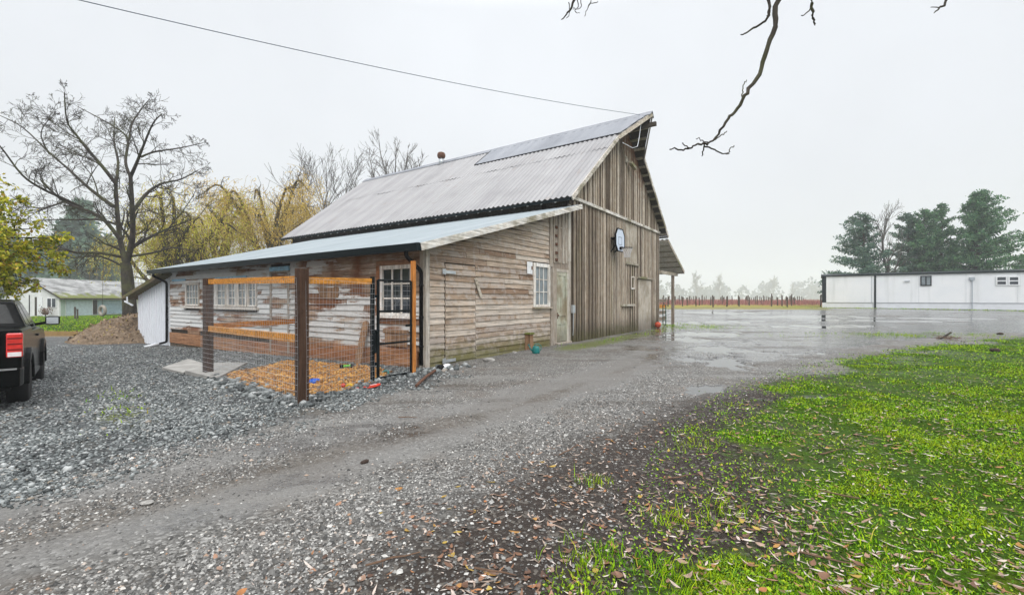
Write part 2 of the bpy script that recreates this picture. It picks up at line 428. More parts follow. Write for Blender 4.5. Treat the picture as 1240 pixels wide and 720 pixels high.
nt.links.new(hs.outputs[0], mx.inputs[6]); nt.links.new(vm.outputs[0], mx.inputs[7])
nt.links.new(mx.outputs[2], bg.inputs['Color']); bg.inputs['Strength'].default_value = .1
sun_d = bpy.data.lights.new("sun", 'SUN'); sun_d.energy = 1.5; sun_d.angle = R(35); sun_d.color = (1, .97, .93)
sun = bpy.data.objects.new("sun", sun_d); COL.objects.link(sun); sun.location = (0, -20, 30)
sd = Vector((math.sin(SUN_AZ) * math.cos(SUN_EL), math.cos(SUN_AZ) * math.cos(SUN_EL), math.sin(SUN_EL)))
sun.rotation_euler = sd.to_track_quat('Z', 'Y').to_euler()
scene.view_settings.view_transform = 'Standard'; scene.view_settings.look = 'None'
scene.view_settings.exposure = 0.10; scene.view_settings.gamma = 1

# ------------------------------------------------------------------ ground
def ground_mat():
    g = G('ground'); A = {k: g.at(k) for k in ('grass', 'soil', 'yard', 'saw', 'wet', 'field', 'moss', 'leaf', 'track', 'mid')}
    p = g.oc(); n1 = g.noise(9, 5, None, .65); n2 = g.noise(45, 4, None, .6); nb = g.noise(.9, 4); nm = g.noise(2.6, 5, None, .65)
    vc = g.n('ShaderNodeTexVoronoi'); g.put(vc.inputs['Vector'], g.mp((1, 1, .3))); vc.inputs['Scale'].default_value = 42
    vc2 = g.n('ShaderNodeTexVoronoi'); g.put(vc2.inputs['Vector'], g.mp((1, 1, .3))); vc2.inputs['Scale'].default_value = 17
    sp1 = g.n('ShaderNodeSeparateColor'); g.put(sp1.inputs[0], vc.outputs['Color'])
    sp2 = g.n('ShaderNodeSeparateColor'); g.put(sp2.inputs[0], vc2.outputs['Color'])
    def thr(a, wdt=.18, noise=None):
        k = g.ma('ADD', a, g.ma('MULTIPLY', g.ma('SUBTRACT', noise or n1, .5), .9))
        return g.mr(k, .5 - wdt, .5 + wdt, 0, 1, True)
    drive = g.ramp(sp1.outputs[0], [(0, (.036, .034, .031)), (.35, (.092, .088, .08)), (.75, (.20, .193, .18)), (1, (.44, .43, .41))])
    rot = g.n('ShaderNodeMapping'); g.put(rot.inputs['Vector'], p); rot.inputs['Rotation'].default_value = (0, 0, R(-53)); rot.inputs['Scale'].default_value = (.16, 1.0, 1)
    st = g.noise(1.3, 5, rot.outputs[0], .6)
    drive = g.mix(g.mr(n2, .35, .65, 0, .6), drive, (.10, .095, .086))
    drive = g.mix(g.mr(st, .50, .62, 0, .75), drive, g.mix(n2, (.14, .134, .123), (.25, .243, .228)))
    drive = g.mix(g.mr(st, .46, .34, 0, .7), drive, g.mix(n2, (.038, .030, .023), (.095, .078, .062)))
    drive = g.mix(g.mr(nb, .50, .68, 0, .5), drive, (.095, .070, .050))
    drive = g.mix(g.mr(nm, .54, .72, 0, .35), drive, (.19, .183, .172))
    drive = g.mix(g.ma('MULTIPLY', thr(A['mid'], .3, nm), .5), drive, g.mix(n2, (.05, .038, .027), (.12, .098, .076)))
    drive = g.mix(g.ma('MULTIPLY', thr(A['track'], .4, nm), .62), drive, g.mix(n2, (.125, .120, .112), (.235, .229, .218)))
    yard = g.ramp(sp2.outputs[0], [(0, (.03, .034, .035)), (.4, (.08, .088, .09)), (.8, (.17, .182, .184)), (1, (.36, .37, .37))])
    yard = g.mix(g.mr(vc2.outputs['Distance'], .38, .62, 0, .85), yard, (.035, .034, .032))
    yard = g.mix(g.mr(g.noise(.55, 5, None, .65), .52, .66, 0, .75), yard, g.mix(n2, (.05, .042, .032), (.14, .125, .10)))
    c = g.mix(thr(A['yard'], .3, nm), drive, yard)
    soil = g.mix(n1, (.008, .0055, .004), (.042, .029, .021)); soil = g.mix(g.mr(sp1.outputs[1], .80, .88, 0, .6), soil, (.15, .135, .115))
    c = g.mix(thr(A['soil'], .25), c, soil)
    gr = g.mix(n1, (.012, .028, .003), (.055, .12, .004)); gr = g.mix(g.mr(nm, .52, .68, 0, .5), gr, (.12, .16, .008)); gr = g.mix(g.mr(n2, .52, .62, 0, .6), gr, (.035, .024, .014))
    c = g.mix(thr(A['grass'], .2), c, gr)
    moss = g.mix(n1, (.07, .085, .02), (.15, .17, .035)); c = g.mix(g.ma('MULTIPLY', thr(A['moss'], .22), .8), c, moss)
    saw = g.mix(n2, (.16, .068, .016), (.40, .20, .048)); saw = g.mix(g.mr(n1, .50, .62, 0, .8), saw, (.10, .05, .02))
    c = g.mix(thr(A['saw'], .12), c, saw)
    lf = g.mix(g.mr(n1, .4, .6), (.10, .055, .03), (.26, .17, .05)); c = g.mix(thr(A['leaf'], .2), c, lf)
    fd = g.ramp(g.noise(.5, 6, g.mp((.35, 1, 1)), .7), [(.34, (.07, .11, .02)), (.48, (.22, .22, .05)), (.56, (.33, .24, .07)), (.66, (.20, .12, .06))])
    c = g.mix(thr(A['field'], .2, nm), c, fd)
    rot2 = g.n('ShaderNodeMapping'); g.put(rot2.inputs['Vector'], p); rot2.inputs['Rotation'].default_value = (0, 0, R(-58)); rot2.inputs['Scale'].default_value = (.3, 1.0, 1)
    ws = g.noise(.75, 5, rot2.outputs[0], .62)
    wet = g.ma('MULTIPLY', g.mr(n1, .34, .47, .35, 1), thr(g.ma('ADD', A['wet'], g.ma('MULTIPLY', g.ma('MULTIPLY', g.ma('SUBTRACT', ws, .5), 3.4), g.mr(A['wet'], .0, .35))), .22, nm))
    c = g.mix(wet, c, g.mix(1.0, c, (.6, .605, .62), 'MULTIPLY'))
    veg = g.ma('MAXIMUM', A['grass'], g.ma('MAXIMUM', A['saw'], g.ma('MAXIMUM', A['field'], A['leaf'])))
    ro = g.ma('ADD', g.mr(wet, 0, 1, .62, .11), g.ma('MULTIPLY', veg, .4), None, True)
    h = g.ma('ADD', g.ma('MULTIPLY', vc.outputs['Distance'], -.6), g.ma('MULTIPLY', n1, .8))
    h = g.ma('ADD', h, g.ma('MULTIPLY', g.ma('MULTIPLY', vc2.outputs['Distance'], -1.2), A['yard']))
    bs = g.n('ShaderNodeBump'); g.put(bs.inputs['Height'], h); bs.inputs['Distance'].default_value = .02
    g.put(bs.inputs['Strength'], g.mr(wet, 0, 1, .9, .17))
    sp_k = g.ma('MULTIPLY', g.mr(wet, 0, 1, .30, .60), g.mr(veg, 0, 1, 1, .2))
    return g.out(c, ro, 0, bs.outputs[0], sp_k)
M['ground'] = ground_mat()

def lines(a, b, lo, hi, st, gr):
    c = list(np.arange(lo, hi + 1e-6, st)); x = lo; s = st
    while x > a: s *= gr; x -= s; c.insert(0, max(x, a))
    x = hi; s = st
    while x < b: s *= gr; x += s; c.append(min(x, b))
    return np.array(c)
gx = lines(-960, 960, -11, 14, .09, 1.055); gy = lines(-45, 1020, 1.6, 15, .09, 1.045)
X, Y = np.meshgrid(gx, gy); nx, ny = len(gx), len(gy); XF, YF = X.ravel(), Y.ravel(); ZF = gz(XF, YF)
sL, sS, sY, sA, sYL = sdf(LAWN, XF, YF), sdf(SOIL, XF, YF), sdf(YARD, XF, YF), sdf(SAW, XF, YF), sdf(YLAWN, XF, YF)
bs_, bt_ = bl(XF, YF)
patchy = fbm(XF, YF, .55, 21, 4)
far_r = sst(43.5, 47, YF + (fbm(XF, YF, .2, 4) - .5) * 4 - 5 * sst(32, 35, XF)) * sst(2, 10, XF)
strip = np.exp(-((YF - (50.0 - (XF - 37.4) * .69) + .4) / 1.1) ** 2) * (XF > 30)   # verge at the trailer's foot
far_field = np.maximum(far_r, (sst(62, 70, YF) * (XF < 5)))
mossm = np.exp(-((bt_ + 1.1) / .55) ** 2) * sst(3.5, 6, bs_) * sst(19.5, 18, bs_) * 1.0
mossm = np.maximum(mossm, np.exp(-((XF - 10.4) ** 2 + (YF - 26.5) ** 2) / 5.0) * 1.2)
mossm = np.maximum(mossm, .9 * np.exp(-(((XF + 5.7) * .76 - (YF - 6.6) * .65) / 1.2) ** 2 - (((XF + 5.7) * .65 + (YF - 6.6) * .76) / .35) ** 2))
mossm = np.maximum(mossm, .8 * np.exp(-(((XF + 7.0) * .76 - (YF - 8.0) * .65) / 1.0) ** 2 - (((XF + 7.0) * .65 + (YF - 8.0) * .76) / .3) ** 2))
mossm = np.maximum(mossm, .85 * np.exp(-((XF - 18.5) / 5) ** 2 - ((YF - 20.2 - (XF - 18) * .16) / 1.3) ** 2))
grass = np.maximum(np.clip(.5 + sL * .42, 0, 1) * (.60 + .62 * sst(.38, .6, patchy) + .25 * sst(1.0, 5, sL)) - .25 * sst(1.5, 0, sL), np.clip(.5 + sYL * .5, 0, 1))
grass = np.maximum(grass, strip * .9)
grass = np.maximum(grass, far_field * .35)
wetm = np.maximum(pud_mask(XF, YF) * 1.0, .84 * sst(8.5, 12.5, YF) * sst(.19, .36, XF / np.maximum(YF, 1)) * sst(-.4, -1.6, sL) * sst(60, 50, YF))
wetm = np.maximum(wetm, .55 * np.exp(-(((XF + 4.5) * .6 + (YF - 3.4) * -.8) / .8) ** 2) * sst(-.2, -1, sS) * sst(8, 5, YF) * sst(-2, -.5, sY * -1))
def trk(pts):
    d = np.full(XF.shape, 1e9)
    for (ax, ay), (bx, by) in zip(pts[:-1], pts[1:]):
        ex, ey = bx - ax, by - ay; t = np.clip(((XF - ax) * ex + (YF - ay) * ey) / (ex * ex + ey * ey), 0, 1); d = np.minimum(d, np.hypot(XF - ax - t * ex, YF - ay - t * ey))
    return d
TR1 = [(-7.5, 1.9), (-4.0, 3.5), (-2.7, 4.8), (-.35, 6.9), (2.6, 11.0), (6.0, 17), (12, 27), (18, 38)]
TR2 = [(-6.5, .9), (-3.33, 2.75), (-2.2, 3.6), (-.9, 5.0), (1.1, 7.5), (3.7, 11.3), (7.4, 16.5), (13.5, 26), (20, 37)]
wobt = (fbm(XF, YF, 1.1, 63, 3) - .5) * .5
track = np.maximum(sst(.62, .12, trk(TR1) + wobt), .8 * sst(.55, .1, trk(TR2) + wobt))
midt = sst(.75, .2, trk([((a[0] + b[0]) / 2, (a[1] + b[1]) / 2) for a, b in zip(TR1[1:-1], TR2[1:-2])]) + wobt)
wetm = np.maximum(wetm, track * (.22 + .3 * sst(6, 2.5, YF)))
leafm = np.clip(.5 + sdf([(-70, 23.5), (-38, 25), (-24, 24.8), (-21, 26.5), (-24, 29), (-36, 29.6), (-70, 29.6)], XF, YF) * .5, 0, 1)
attrs = dict(grass=np.clip(grass, 0, 1), soil=np.clip(.5 + sS * .55, 0, 1), yard=np.clip(.5 + sY * .9, 0, 1) * (1 - np.clip(.5 + sA, 0, 1)),
             saw=np.clip(.5 + sA * 1.3, 0, 1), wet=wetm, field=far_field, moss=np.clip(mossm, 0, 1), leaf=leafm, track=track, mid=midt)
ii = (np.arange(ny - 1)[:, None] * nx + np.arange(nx - 1)[None, :]).ravel()
FQ = np.stack([ii, ii + 1, ii + nx + 1, ii + nx], 1)
cxy = (XF[FQ].mean(1), YF[FQ].mean(1))
def fm(a): return a[FQ].mean(1)
drv = (fm(sL) < 0) & (cxy[1] < 52) & (cxy[0] > -14) & (fm(sY) < 0) & ~((fm(bs_) > -.05) & (fm(bt_) > -.05))
region = np.zeros(len(FQ), int)                           # 0 ground
region[drv] = 1; region[fm(sY) > 0] = 2; region[(fm(sL) > 0) | (fm(sYL) > 0)] = 3; region[fm(far_field) > .5] = 4
region[(fm(sA) > 0)] = 5
for k, nm in enumerate(('ground', 'driveway', 'gravel_yard', 'lawn', 'field', 'sawdust_bed')):
    fq = FQ[region == k]
    if not len(fq): continue
    used, inv = np.unique(fq, return_inverse=True)
    o = np_mesh(nm, np.stack([XF, YF, ZF], 1)[used], inv.reshape(-1, 4), M['ground'], smooth=True, attrs={a: b[used] for a, b in attrs.items()})
    o["kind"] = "structure"
def water_mat():
    g = G('puddle_water'); n = g.noise(7, 2)
    return g.out((.045, .043, .038), .035, 0, g.bump(n, .05, .01), .5)
M['water'] = water_mat()
for cx, cy, rx, ry, a in PUD:
    mb = MB(); k = 40; rx2, ry2 = rx * 1.7, ry * 1.7; PK = .0015 * PUD.index((cx, cy, rx, ry, a)); z0 = float(base_z(cx, cy)) - .024 + PK * .5
    rows = [[(cx, cy)]]
    pts = []
    for j in range(k):
        th = 2 * math.pi * j / k; x = rx2 * math.cos(th); y = ry2 * math.sin(th)
        px, py = cx + x * math.cos(a) - y * math.sin(a), cy + x * math.sin(a) + y * math.cos(a)
        pts.append(Vector((px, py, float(base_z(px, py)) - .024 + PK * .5)))
    mb._add([Vector((cx, cy, z0))] + pts, [(0, 1 + j, 1 + (j + 1) % k) for j in range(k)])
    o = mb.build("puddle", M['water'], smooth=True); o["kind"] = "structure"

# ------------------------------------------------------------------ scattered ground cover
rng = np.random.default_rng(3)
PHI = (1 + 5 ** .5) / 2
ICO_V = np.array([(-1, PHI, 0), (1, PHI, 0), (-1, -PHI, 0), (1, -PHI, 0), (0, -1, PHI), (0, 1, PHI), (0, -1, -PHI), (0, 1, -PHI), (PHI, 0, -1), (PHI, 0, 1), (-PHI, 0, -1), (-PHI, 0, 1)]) / math.hypot(1, PHI)
ICO_F = np.array([(0, 11, 5), (0, 5, 1), (0, 1, 7), (0, 7, 10), (0, 10, 11), (1, 5, 9), (5, 11, 4), (11, 10, 2), (10, 7, 6), (7, 1, 8), (3, 9, 4), (3, 4, 2), (3, 2, 6), (3, 6, 8), (3, 8, 9), (4, 9, 5), (2, 4, 11), (6, 2, 10), (8, 6, 7), (9, 8, 1)])
OCT_V = np.array([(1, 0, 0), (0, 1, 0), (-1, 0, 0), (0, -1, 0), (0, 0, 1), (0, 0, -1)], float)
OCT_F = np.array([(0, 1, 4), (1, 2, 4), (2, 3, 4), (3, 0, 4)])
def rot_rand(n):
    q = rng.normal(size=(n, 4)); q /= np.linalg.norm(q, axis=1)[:, None]; w_, x, y, z = q.T
    return np.stack([np.stack([1 - 2 * (y * y + z * z), 2 * (x * y - w_ * z), 2 * (x * z + w_ * y)], 1), np.stack([2 * (x * y + w_ * z), 1 - 2 * (x * x + z * z), 2 * (y * z - w_ * x)], 1), np.stack([2 * (x * z - w_ * y), 2 * (y * z + w_ * x), 1 - 2 * (x * x + y * y)], 1)], 1)
def stones(name, x, y, size, mat, base=(ICO_V, ICO_F), sink=.25, parent=None):
    n = len(x); bv, bf = base
    v = bv[None] * (1 + rng.uniform(-.28, .28, (n, len(bv), 1))) * rng.uniform(.55, 1.15, (n, 1, 3))
    if base[0] is ICO_V: v = np.einsum('nij,nkj->nki', rot_rand(n), v)
    else:
        a = rng.uniform(0, 6.28, n); c, s = np.cos(a), np.sin(a)
        v = np.stack([v[..., 0] * c[:, None] - v[..., 1] * s[:, None], v[..., 0] * s[:, None] + v[..., 1] * c[:, None], v[..., 2]], -1)
    v[..., 2] *= .72
    v = v * size[:, None, None] / 2
    v += np.stack([x, y, gz(x, y) + size * .5 * (.5 - sink)], 1)[:, None]
    f = (bf[None] + (np.arange(n) * len(bv))[:, None, None]).reshape(-1, 3)
    return np_mesh(name, v, f, mat, np.repeat(rng.random(n), len(bf)), parent)
def stone_mat(name, stops, rough=.5):
    g = G(name); r = g.at('rnd'); n = g.noise(60, 3)
    c = g.ramp(r, stops); c = g.mix(1.0, c, g.mr(n, .3, .7, .75, 1.2), 'MULTIPLY')
    return g.out(c, rough, 0, None, .45)
M['bluegravel'] = stone_mat('blue_grey_gravel', [(0, (.018, .022, .022)), (.3, (.07, .08, .08)), (.6, (.15, .165, .162)), (.86, (.27, .285, .28)), (.955, (.48, .49, .48)), (1, (.19, .14, .09))], .42)
M['pebble'] = stone_mat('drive_pebbles', [(0, (.026, .025, .023)), (.35, (.095, .091, .084)), (.7, (.215, .208, .194)), (.9, (.36, .35, .33)), (.96, (.55, .535, .50)), (1, (.28, .16, .09))], .5)
# density falls with distance so that the near stones carry the texture
def scatter(n, x0, x1, y0, y1, power=1.0):
    u = rng.random(n); y = y0 * (y1 / y0) ** (u ** power)
    k = (y - y0) / (y1 - y0)
    x = x0[0] + (x0[1] - x0[0]) * k + ((x1[0] + (x1[1] - x1[0]) * k) - (x0[0] + (x0[1] - x0[0]) * k)) * rng.random(n)
    return x, y
x, y = scatter(190000, (-7.5, -22), (-1, 0), 3.2, 20, 1.05)
k = (sdf(YARD, x, y) + (fbm(x, y, 1.6, 8, 5) - .5) * 2.2 + rng.normal(0, .22, len(x)) > 0) & (sdf(SAW, x, y) < -.05) & (bl(x, y)[0] < -.05) & (rng.random(len(x)) < .30 + .9 * sst(.35, .6, fbm(x, y, .8, 31)))
x, y = x[k], y[k]
o = stones("coarse_gravel", x, y, rng.gamma(2.8, .0066, len(x)) + .007 + .0009 * y, M['bluegravel'])
tag(o, "coarse blue grey crushed gravel covering the yard beside the pickup", "gravel", kind="stuff")
x, y = scatter(230000, (-3.2, -9), (4.5, 10), 2.15, 14, 1.35)
k = (sdf(LAWN, x, y) < .3) & (sdf(YARD, x, y) + (fbm(x, y, 2.0, 8) - .5) < .25) & (pud_mask(x, y) < .5)
qa, qb = x * .6 + y * .8, x * .8 - y * .6
dn = (.10 + 1.1 * sst(.40, .60, vn(qa, qb * 4.5, .22, 51) * .6 + .4 * fbm(x, y, 1.4, 52))) * (1 - .86 * sst(-.5, .4, sdf(SOIL, x, y))); k &= rng.random(len(x)) < dn
def trkp(pts, x, y):
    d = np.full(x.shape, 1e9)
    for (ax, ay), (bx, by) in zip(pts[:-1], pts[1:]):
        ex, ey = bx - ax, by - ay; t = np.clip(((x - ax) * ex + (y - ay) * ey) / (ex * ex + ey * ey), 0, 1); d = np.minimum(d, np.hypot(x - ax - t * ex, y - ay - t * ey))
    return d
wt = (fbm(x, y, 1.1, 63, 3) - .5) * .5
k &= rng.random(len(x)) < 1 - .72 * np.maximum(sst(.62, .15, trkp(TR1, x, y) + wt), .85 * sst(.55, .12, trkp(TR2, x, y) + wt))
k &= ~((bl(x, y)[0] > -.1) & (bl(x, y)[1] > -.1))
x, y = x[k], y[k]
o = stones("fine_gravel", x, y, rng.gamma(3.2, .0042, len(x)) + .005, M['pebble'], (OCT_V, OCT_F), .3)
tag(o, "fine brown grey pebbles worn into the driveway", "gravel", kind="stuff")
# a row of bigger rubble along the run and the barn's foot
x = np.concatenate([rng.uniform(0, 1, 420), rng.uniform(0, 1, 160)]); 
q = [(-6.6, 9.8), (-5.2, 8.6), (-3.5, 7.1), (-2.9, 8.2), (-2.5, 9.2), (-1.9, 9.9), (-1.2, 10.7)]
def along(q, u): 
    q = np.array(q); d = np.r_[0, np.cumsum(np.hypot(*np.diff(q, axis=0).T))]; u = u * d[-1]
    return np.interp(u, d, q[:, 0]), np.interp(u, d, q[:, 1])
ax, ay = along(q, x); ax += rng.normal(0, .16, len(ax)); ay += rng.normal(0, .16, len(ay))
o = stones("rubble", ax, ay, rng.gamma(4, .018, len(ax)) + .03, M['bluegravel']); tag(o, "pale broken stones heaped along the foot of the wire dog run", "rubble", kind="stuff")
# wood chips in the run
x = rng.uniform(-6.8, -2.5, 16000); y = rng.uniform(7.6, 12.7, 16000); k = sdf(SAW, x, y) + (fbm(x, y, 2, 3) - .5) * .5 > 0; x, y = x[k], y[k]
M['chips'] = stone_mat('wood_chips', [(0, (.10, .05, .02)), (.25, (.26, .11, .025)), (.55, (.38, .175, .038)), (.85, (.52, .29, .085)), (.93, (.10, .06, .035)), (1, (.20, .18, .16))], .85)
o = stones("wood_chips", x, y, rng.gamma(3, .012, len(x)) + .015, M['chips'], (OCT_V, OCT_F), .2); tag(o, "orange wood chips bedding inside the wire dog run", "wood chips", kind="stuff")

def blades(name, x, y, h, wdt, mat, label, lean=.5):
    n = len(x); a = rng.uniform(0, 6.283, n); b = rng.uniform(0, 6.283, n); z = gz(x, y) - .004
    ln = h * rng.uniform(.15, lean + .35, n)
    dx, dy = np.cos(a) * wdt / 2, np.sin(a) * wdt / 2
    p0 = np.stack([x - dx, y - dy, z], 1); p1 = np.stack([x + dx, y + dy, z], 1)
    mx_, my_ = x + np.cos(b) * ln * .35, y + np.sin(b) * ln * .35
    p2 = np.stack([mx_ + dx * .8, my_ + dy * .8, z + h * .6], 1); p3 = np.stack([mx_ - dx * .8, my_ - dy * .8, z + h * .6], 1)
    p4 = np.stack([x + np.cos(b) * ln, y + np.sin(b) * ln, z + h], 1)
    v = np.stack([p0, p1, p2, p3, p4], 1)
    f = np.concatenate([np.array([[0, 1, 2], [0, 2, 3], [3, 2, 4]])[None] + (np.arange(n) * 5)[:, None, None]]).reshape(-1, 3)
    o = np_mesh(name, v, f, mat, np.repeat(rng.random(n), 3)); return tag(o, label, "grass", kind="stuff")
def grass_mat():
    g = G('grass_blade'); r = g.at('rnd'); n = g.noise(1.1, 3)
    c = g.ramp(r, [(0, (.035, .11, .002)), (.4, (.11, .29, .003)), (.75, (.24, .47, .005)), (.92, (.40, .55, .010)), (1, (.40, .32, .06))])
    c = g.mix(g.mr(n, .44, .60, 0, .6), c, (.36, .46, .006)); c = g.mix(g.mr(g.noise(.45, 4), .55, .7, 0, .5), c, (.05, .13, .004))
    return g.out(c, .75, 0, None, .10)
M['grass'] = grass_mat()
def grass_den(x, y):
    gap = .18 + .82 * sst(.34, .5, fbm(x, y, 1.5, 131, 4))
    s = sdf(LAWN, x, y); p = fbm(x, y, .55, 21, 4); q = fbm(x, y, 2.4, 77, 3)
    d = (.10 + .95 * sst(.44, .58, p)) * sst(-.25, .9, s + (q - .5) * 1.4) * sst(.36, .54, q + .20 * sst(.4, 3.5, s))
    return np.clip((d + .30 * sst(3, 8, s) * sst(.36, .55, q)) * gap, 0, 1)
x, y = scatter(360000, (-.6, 1.0), (4.6, 26), 2.1, 19, 1.15)
k = (rng.random(len(x)) < grass_den(x, y)) & (pud_mask(x, y) < .15); x, y = x[k], y[k]
hh = rng.gamma(4, .0036, len(x)) * (1 + .04 * y) + .006
blades("grass", x, y, hh, (.0035 + .0011 * y) * rng.uniform(.7, 1.3, len(x)), M['grass'], "short bright green lawn grass strewn with leaves right of the driveway", .9)
# clover and moss between the blades : tiny flat leaves close to the ground
x, y = scatter(260000, (-.6, 1.0), (4.6, 26), 2.1, 17, 1.1)
k = rng.random(len(x)) < np.clip(grass_den(x, y) * .9 + .12 * (sdf(LAWN, x, y) > -.2), 0, 1); x, y = x[k], y[k]; n = len(x)
z = gz(x, y) + rng.uniform(.001, .016, n); a = rng.uniform(0, 6.283, n); sz = rng.gamma(4, .0008, n) + .002 + .0011 * y; tl_ = rng.normal(0, .45, (n, 2))
ca, sa = np.cos(a), np.sin(a)
def cq(u, v): 
    lx = (u * ca - v * sa) * sz; ly = (u * sa + v * ca) * sz; return np.stack([x + lx, y + ly, z + lx * tl_[:, 0] + ly * tl_[:, 1]], 1)
vv = np.stack([cq(-1, -.2), cq(0, -.75), cq(1, 0), cq(.1, .7)], 1)
M['clover'] = stone_mat('moss_and_clover', [(0, (.018, .05, .002)), (.4, (.08, .19, .003)), (.75, (.20, .36, .006)), (.92, (.36, .45, .012)), (1, (.16, .10, .04))], .9)
tag(np_mesh('clover', vv, np.arange(n * 4).reshape(-1, 4), M['clover'], rng.random(n)), "low moss and clover filling the lawn between the grass blades", "clover", kind="stuff")
# the lawn goes on beside and behind the standpoint
x = np.concatenate([rng.uniform(.2, 14, 60000)]); y = rng.uniform(-6, 3.2, 60000)
k = (rng.random(len(x)) < grass_den(x, y)) & ~((y > 2.1) & (x < 1.0 + (y - 2.1) * 1.48)); x, y = x[k], y[k]
blades("grass", x, y, rng.gamma(4, .0048, len(x)) + .008, .009 * rng.uniform(.7, 1.3, len(x)), M['grass'], "short lawn grass continuing past the leaf littered corner of the lawn", .9)
# tufts: taller clumps at the edge of the soil
tx, ty = [], []
for cx, cy, n, sd_ in [(.52, 2.72, 260, .12), (.85, 2.62, 200, .10), (1.15, 3.2, 130, .10), (.72, 3.9, 80, .08), (1.6, 3.3, 160, .14), (2.2, 2.9, 160, .18), (1.0, 2.45, 150, .12), (2.0, 4.9, 120, .15)]:
    tx.append(rng.normal(cx, sd_, n)); ty.append(rng.normal(cy, sd_, n))
tx = np.concatenate(tx); ty = np.concatenate(ty)
blades("grass_tufts", tx, ty, rng.gamma(6, .0075, len(tx)) + .012, np.full(len(tx), .006), M['grass'], "longer green grass clumps on the dark soil at the lawn edge", .9)
# weeds by the barn and yard
x = rng.uniform(-8, 22, 120000); y = rng.uniform(5.5, 29, 120000)
S_, T_ = bl(x, y)
m = np.exp(-((T_ + 1.0) / .45) ** 2) * (S_ > 4.5) * (S_ < 18.5) * .35
m = np.maximum(m, np.exp(-((x - 10.4) ** 2 + (y - 26.5) ** 2) / 4.0) * .9)
m = np.maximum(m, .95 * np.exp(-(((x + 5.7) * .76 - (y - 6.6) * .65) / 1.2) ** 2 - (((x + 5.7) * .65 + (y - 6.6) * .76) / .3) ** 2))
m = np.maximum(m, .8 * np.exp(-(((x + 7.0) * .76 - (y - 8.0) * .65) / 1.0) ** 2 - (((x + 7.0) * .65 + (y - 8.0) * .76) / .25) ** 2))
m = np.maximum(m, .8 * np.exp(-((x - 18) / 4) ** 2 - ((y - 20) / 1.2) ** 2))
k = (rng.random(len(x)) < m * sst(.4, .6, fbm(x, y, 1.5, 90))); x, y = x[k], y[k]
blades("weeds", x, y, rng.gamma(5, .009, len(x)) + .01, np.full(len(x), .015), M['grass'], "mossy green weeds along the barn foot and in the gravel", .8)
# far lawn by the cottage and the trailer's verge
x = np.concatenate([rng.uniform(-62, -22, 26000), rng.uniform(32, 56, 9000)]); y = np.concatenate([rng.uniform(28.5, 56, 26000), rng.uniform(38, 56, 9000)])
k = (sdf(YLAWN, x, y) > -.3) | ((np.abs(y - (50.0 - (x - 37.4) * .69) + .4) < 1.2) & (x > 30)); x, y = x[k], y[k]
blades("verge_grass", x, y, rng.gamma(5, .009, len(x)) + .012, np.full(len(x), .06), M['grass'], "green grass in front of the cottage and along the white trailer", .8)

# fallen willow leaves
def leaves(name, x, y, L, W, mat, label, curl=.35):
    n = len(x); a = rng.uniform(0, 6.283, n); t = rng.normal(0, .28, n); cu = np.abs(rng.normal(0, curl * .22, n))
    u = np.linspace(-1, 1, 5); wd = np.array([.02, .75, 1, .7, .03])
    lx = u[None] * L[:, None] / 2; bend = (u[None] ** 2) * cu[:, None] * L[:, None]; side = (u[None] ** 2) * rng.normal(0, .12, n)[:, None] * L[:, None]
    v = np.zeros((n, 5, 2, 3)); c, s = np.cos(a)[:, None], np.sin(a)[:, None]
    for j, sg in enumerate((-1, 1)):
        ly = sg * wd[None] * W[:, None] / 2 + side
        v[:, :, j, 0] = lx * c - ly * s; v[:, :, j, 1] = lx * s + ly * c
        v[:, :, j, 2] = bend + sg * wd[None] * W[:, None] * .35 * np.abs(t)[:, None] + .25 * lx * t[:, None]
    v -= 0; v[..., 2] -= v[..., 2].min(axis=(1, 2))[:, None, None]
    lift = np.where(sdf(LAWN, x, y) > 0, rng.uniform(0, .035, n), .004) 
    v += np.stack([x, y, gz(x, y) + lift], 1)[:, None, None]
    f = np.array([[2 * i, 2 * i + 1, 2 * i + 3, 2 * i + 2] for i in range(4)])
    f = (f[None] + (np.arange(n) * 10)[:, None, None]).reshape(-1, 4)
    o = np_mesh(name, v.reshape(-1, 3), f, mat, np.repeat(rng.random(n), 4)); return tag(o, label, "leaf litter", kind="stuff")
def leaf_mat(name, stops, rough=.55):
    g = G(name); r = g.at('rnd'); n = g.noise(30, 3)
    return g.out(g.mix(1.0, g.ramp(r, stops), g.mr(n, .3, .7, .7, 1.15), 'MULTIPLY'), rough, 0, None, .4)
M['litter'] = leaf_mat('willow_litter', [(0, (.24, .17, .125)), (.2, (.40, .31, .25)), (.42, (.55, .46, .40)), (.5, (.62, .54, .48)), (.62, (.30, .19, .13)), (.78, (.16, .085, .05)), (.9, (.40, .17, .06)), (1, (.09, .05, .03))])
M['litter2'] = leaf_mat('brown_litter', [(0, (.09, .045, .028)), (.4, (.19, .09, .045)), (.65, (.34, .23, .17)), (.85, (.32, .12, .035)), (1, (.40, .29, .05))])
x, y = scatter(12500, (-1.6, -4), (4.6, 26), 2.15, 19, 1.2)
d = np.where(sdf(SOIL, x, y) > -.3, .30 + .75 * sst(.42, .60, fbm(x, y, .9, 61)), .30 * sst(0, 1, sdf(LAWN, x, y))) * np.where(sdf(LAWN, x, y) > 4.5, .6, .95)
d *= sst(-1.3, .6, sdf(SOIL, x, y)); k = (rng.random(len(x)) < d) & (sst(.35, .6, pud_mask(x, y)) < .5); x, y = x[k], y[k]
leaves("fallen_leaves", x, y, rng.gamma(5, .0100, len(x)) + .012, rng.gamma(5, .0013, len(x)) + .003 + .0006 * y, M['litter'], "narrow pale willow leaves littering the lawn and soil")
x, y = scatter(3400, (-1.9, -3), (4.6, 24), 2.15, 15, 1.2)
